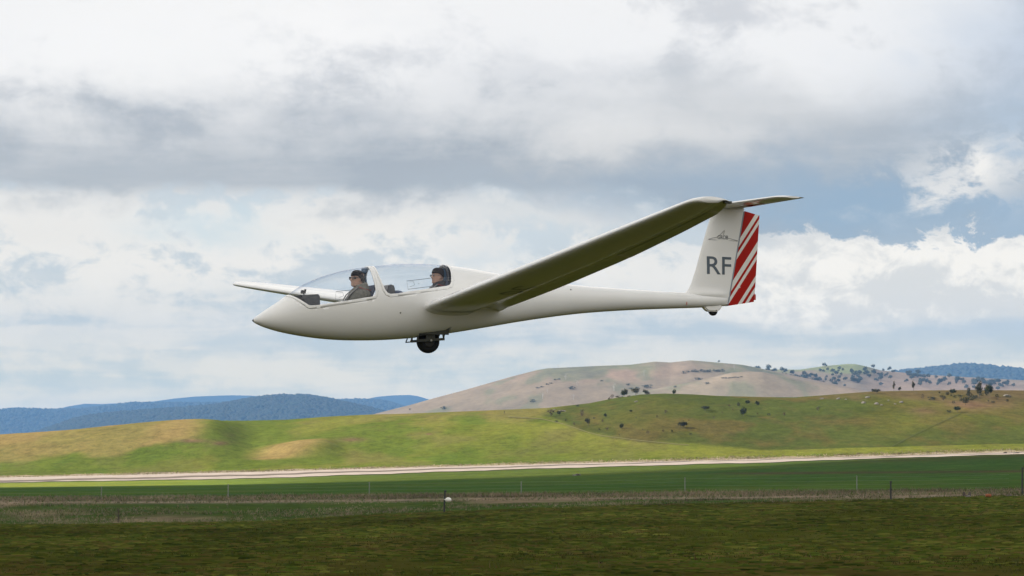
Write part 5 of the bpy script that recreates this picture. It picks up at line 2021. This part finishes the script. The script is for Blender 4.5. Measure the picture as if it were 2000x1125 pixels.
# column, base row, height in photo rows, width factor, kind, label
T = [(1220, 774.5, 14, 1.15, 'round', 'round dense green tree on the crest of the green hill'), (1242, 772.5, 15, 1.15, 'open', 'broad open tree just right of the round dense one on the crest'),
     (1259, 772, 10, 1.2, 'wide', 'low leaning tree at the right end of the crest group'), (1196, 778, 8, 1.3, 'bare', 'brownish bush left of the round tree on the crest'), (1206, 776, 5, 1.4, 'bush', 'low dark bush between the brown one and the round tree'),
     (1190, 781, 5, 1.2, 'bush', 'tiny dark bush at the left end of the crest group'), (1317, 771, 9.5, 1.0, 'round', 'lone small round tree on the crest against the tan spur'), (1128, 794.5, 5, 1.2, 'bush', 'small bush on the skyline of the green hill left of the crest group'),
     (1076, 814, 17, .95, 'bare', 'tall brown bare bush at the left end of the scattered trees'), (1091, 811, 8, 1.1, 'round', 'small dark tree beside the tall brown bush'), (1137, 816.5, 20, .55, 'bare', 'tall thin brown bush above the curving track'),
     (1149, 832.5, 15, .9, 'open', 'brownish tree standing just above the curving track'), (1182, 815.5, 7.5, 1.1, 'round', None), (1177, 825.5, 7.5, .9, 'bare', None), (1186, 841, 7, 1.2, 'bare', None), (1214, 838, 10, 1.05, 'round', 'dark round tree in the middle of the hillside with a long shadow'),
     (1232, 806.5, 5.5, 1.2, 'round', None), (1298, 808, 9, .9, 'bare', 'leaning brown bush high in the middle of the hillside'), (1283, 816.5, 5.5, 1.0, 'bare', None), (1331, 837, 13, 1.45, 'wide', 'wide flat topped dark tree low on the hillside'),
     (1377, 803, 10, 1.35, 'wide', 'wide dark tree midway up the hillside'), (1265, 848, 7, 1.2, 'bare', None), (1255, 841, 4.5, 1.0, 'bare', None), (1295, 845, 7, .9, 'bare', None), (1312, 844.5, 4.5, 1.1, 'round', None), (1121, 831, 7, 1.0, 'bare', None),
     (1087, 825, 4.5, 1.3, 'bush', None), (1209, 851, 4, 1.0, 'bare', None), (1394, 818, 5, 1.1, 'bare', None), (1424, 796, 6.5, .9, 'bare', None), (1442, 795, 8, .9, 'open', None), (1460, 792, 10, .95, 'round', 'left of two round trees above the big dark tree'),
     (1479, 793.5, 10, 1.0, 'round', 'right of two round trees above the big dark tree'), (1452, 813, 16, 1.05, 'round', 'biggest dark tree on the hillside with a black shadow beside it'), (1431, 803, 5, 1.0, 'bare', None), (1479, 811, 5.5, .9, 'bare', None),
     (1501, 812, 5, 1.2, 'bush', None), (1531, 813, 10, .7, 'bare', 'narrow brown bush right of the big dark tree'), (1597, 803, 9, 1.0, 'bare', 'lone dark brown bush below the pale boulders'),
     (1711, 770, 10, 1.45, 'wide', 'spreading dark tree on the crest above the pale boulders'), (1746, 764, 17, .45, 'tall', 'thin pale tree on the right hand crest'), (1757, 762, 8, .9, 'round', 'small dark tree between two thin trees on the crest'), (1784, 760, 17, .55, 'tall', 'narrow tall tree standing alone on the right hand crest'),
     (1861, 773, 13, 1.05, 'round', 'rounded dark tree left of the tallest trees on the right hill'), (1892, 776, 18, .55, 'tall', 'narrow tree just left of the tallest tree on the right hill'), (1912, 779, 31, .65, 'tall', 'tallest tree on the right hand hill'), (1931, 776, 24, .75, 'round', 'round topped tree on a bare trunk right of the tallest one'),
     (1928, 777, 13, .8, 'open', 'short tree under the round topped one on the right hill'), (1885, 792, 15, 1.0, 'open', 'brown green tree below the tallest trees'), (1869, 806, 12, 1.15, 'round', 'dark round tree at the top of the slanting line'), (1853, 806, 6, 1.2, 'bush', 'small bush left of the dark tree at the top of the slanting line'),
     (1802, 780, 10, .8, 'bare', 'brown bush on the right hill between the boulders and the tall trees'), (1820, 782, 9, 1.4, 'bush', 'wide dark bush just right of the brown one below the right crest'), (1842, 783, 8, 1.2, 'bare', 'thin brown scrub left of the rounded dark tree'), (1862, 788, 5, 1.1, 'bush', 'tiny bush under the rounded dark tree'),
     (985, 809, 7, .6, 'bare', 'little bare bush on the skyline where the brown hill begins'), (1160, 818, 3.5, 1.2, 'bush', None), (1170, 840, 3.5, 1.2, 'bush', None), (1345, 823, 4, 1.2, 'bare', None), (1242, 818, 3.2, 1.2, 'bare', None), (1410, 808, 4, 1.0, 'bare', None), (1348, 849, 3.5, 1.3, 'bush', None), (1105, 822, 3.5, 1.2, 'bush', None)]
r4 = random.Random(14)
for k in range(26):
    q_ = r4.uniform(1835, 1975)
    T.append((q_, 770 + abs(r4.gauss(0, 9)) + (q_ - 1835) * .04, r4.uniform(4, 9), r4.uniform(.9, 1.5), r4.choice(('bush', 'bare', 'open', 'bush')), 'SCRUB'))
for px, row, h, w, kind, lab in T:
    if lab == 'SCRUB':
        p = Vector(pix(px, row, 560))
        plant(kind, p, h * p.y / FPX, w, 'dark scrub in the thicket around the tallest trees on the right hill', 'scrub thicket on the right hill')
        continue
    p = Vector(pix(px, row, 560))
    if lab: plant(kind, p, h * p.y / FPX * 1.05, w, lab, 'trees on the green hill', lean=.5 if 'leaning' in lab else 0.0)
    elif kind in ('bare', 'bush'): plant(kind, p, h * p.y / FPX * 1.05, w, BR, GBR)
    else: plant(kind, p, h * p.y / FPX * 1.05, w, SH, GSH)

# brown hill: bushes and rows of scrub
BH = 'dark bush on the face of the brown hill'
for px, row, h, w, hit, kind, lab in (
        (1116, 761, 7, 1.5, bhit, 'bush', 'roundest dark bush left of centre on the brown hill'), (1041, 786, 6, 1.5, bhit, 'bush', 'dark bush low on the left shoulder of the brown hill'), (1264, 758, 8, 1.8, bhit, 'bush', 'wide blue green bush behind the crest trees'), (1227, 753, 4, 1.6, bhit, 'bush', None),
        (1335, 730, 5, 1.4, bhit, 'bush', None), (1364, 743, 6, 1.9, bhit, 'bush', 'wide dark bush just above the tan spur'), (1381, 751, 5, 1.3, shit, 'bush', 'small bush on the tan spur'), (1319, 757, 3.5, 1.6, shit, 'bush', None), (801, 802, 5, 1.2, bhit, 'bare', 'brown bush at the left foot of the brown hill'),
        (867, 800, 6.5, 1.4, bhit, 'bush', 'single dark bush near the left foot of the brown hill'), (1404, 707, 5, .9, bhit, 'grey', 'small tree on the summit of the brown hill'), (1050, 759, 3, 2.2, bhit, 'bush', None), (1058, 757, 3, 2.2, bhit, 'bush', None), (1068, 752, 3.2, 2.0, bhit, 'bush', None), (1076, 750, 3, 2.0, bhit, 'bush', None),
        (1084, 743, 2.6, 2.0, bhit, 'bush', None), (1092, 742, 2.6, 2.0, bhit, 'bush', None), (1175, 745, 2.6, 1.8, bhit, 'bush', None), (1232, 760, 3, 2.2, bhit, 'bush', None), (1244, 759, 3, 2.2, bhit, 'bush', None)):
    x, y, z = hit(px, row)
    plant(kind, Vector((x, y, z)), h * y / FPX * 1.1, w, lab or BH, 'bushes on the brown hill')
for k, px in enumerate(range(1345, 1412, 6)):
    x, y, z = bhit(px + rnd.uniform(-2, 2), 727.5 - (px - 1345) * .02 + rnd.uniform(-1, 1))
    plant('bush', Vector((x, y, z)), rnd.uniform(4, 6.5) * y / FPX, 1.4, 'dark bush in the long row high on the brown hill', 'bush row on the brown hill')
for k, px in enumerate(range(1412, 1452, 6)):
    x, y, z = shit(px, 740 - (px - 1412) * .07 + rnd.uniform(-.6, .6))
    plant('bush', Vector((x, y, z)), rnd.uniform(2.2, 3.4) * y / FPX, 2.0, 'low scrub in a thin line along the top of the tan spur', 'scrub line on the tan spur')
# grey green trees over the shoulder of the hill on the right
r2 = random.Random(9)
GL = 'grey green tree in the open wood on the tan hill at right'
spots = []
for k in range(62):
    px = r2.uniform(1462, 1650)
    spots.append((px, 719 + (px - 1465) * .19 + r2.gauss(0, 4.5), r2.uniform(6, 11)))
for k in range(22): spots.append((r2.gauss(1662, 20), r2.gauss(746, 5), r2.uniform(6, 11)))
for k in range(46):
    px = r2.uniform(1600, 1800)
    spots.append((px, r2.gauss(727 + (px - 1600) * .04, 4), r2.uniform(5, 10)))
for k in range(70):
    px = r2.uniform(1790, 2040)
    spots.append((px, 741 + (px - 1790) * .05 + r2.gauss(4, 4.5), r2.uniform(6, 11)))
for px, row in ((1697, 738), (1720, 754), (1770, 748), (1739, 741), (1640, 723)): spots.append((px, row, 8))
for px, row, h in spots:
    x, y, z = ghit(px, row)
    plant('grey' if r2.random() < .8 else 'open', Vector((x, y, z)), h * y / FPX, r2.uniform(.85, 1.25), GL, 'open wood on the tan hill')

# bleached dead trees on the brown hill
bm = bmesh.new()
rt = random.Random(21)
add_tube(bm, [(0, 0, -.1), (.01, 0, .5), (.0, .01, 1)], [.028, .020, .006], 5)
dm = bpy.data.meshes.new('trunk')
bm.to_mesh(dm)
bm.free()
dm.materials.append(m_pale)
bm = bmesh.new()
for k in range(9):
    a, z0, l = rt.uniform(0, 6.28), rt.uniform(.35, .9), rt.uniform(.15, .36)
    add_tube(bm, [(0, 0, z0), (l * .6 * math.cos(a), l * .6 * math.sin(a), z0 + l * .3), (l * math.cos(a), l * math.sin(a), z0 + l * .75)], [.012, .009, .003], 4)
dbm = bpy.data.meshes.new('branches')
bm.to_mesh(dbm)
bm.free()
dbm.materials.append(m_pale)
for px, row, h in ((1105, 742, 13), (1127, 754, 13), (1060, 779, 14), (1120, 781, 12), (1199, 764, 16), (1258, 734, 12), (1090, 715, 8), (1434, 722, 10), (1069, 768, 8)):
    x, y, z = bhit(px, row)
    e = empty('dead_tree', (x, y, z), (0, 0, px))
    e.scale = (h * y / FPX,) * 3
    tag(e, 'bleached bare dead tree on the brown hill', 'dead tree', 'dead trees on the brown hill')
    for n_, me in (('trunk', dm), ('branches', dbm)):
        o = bpy.data.objects.new(n_, me)
        o.parent = e
        col.objects.link(o)
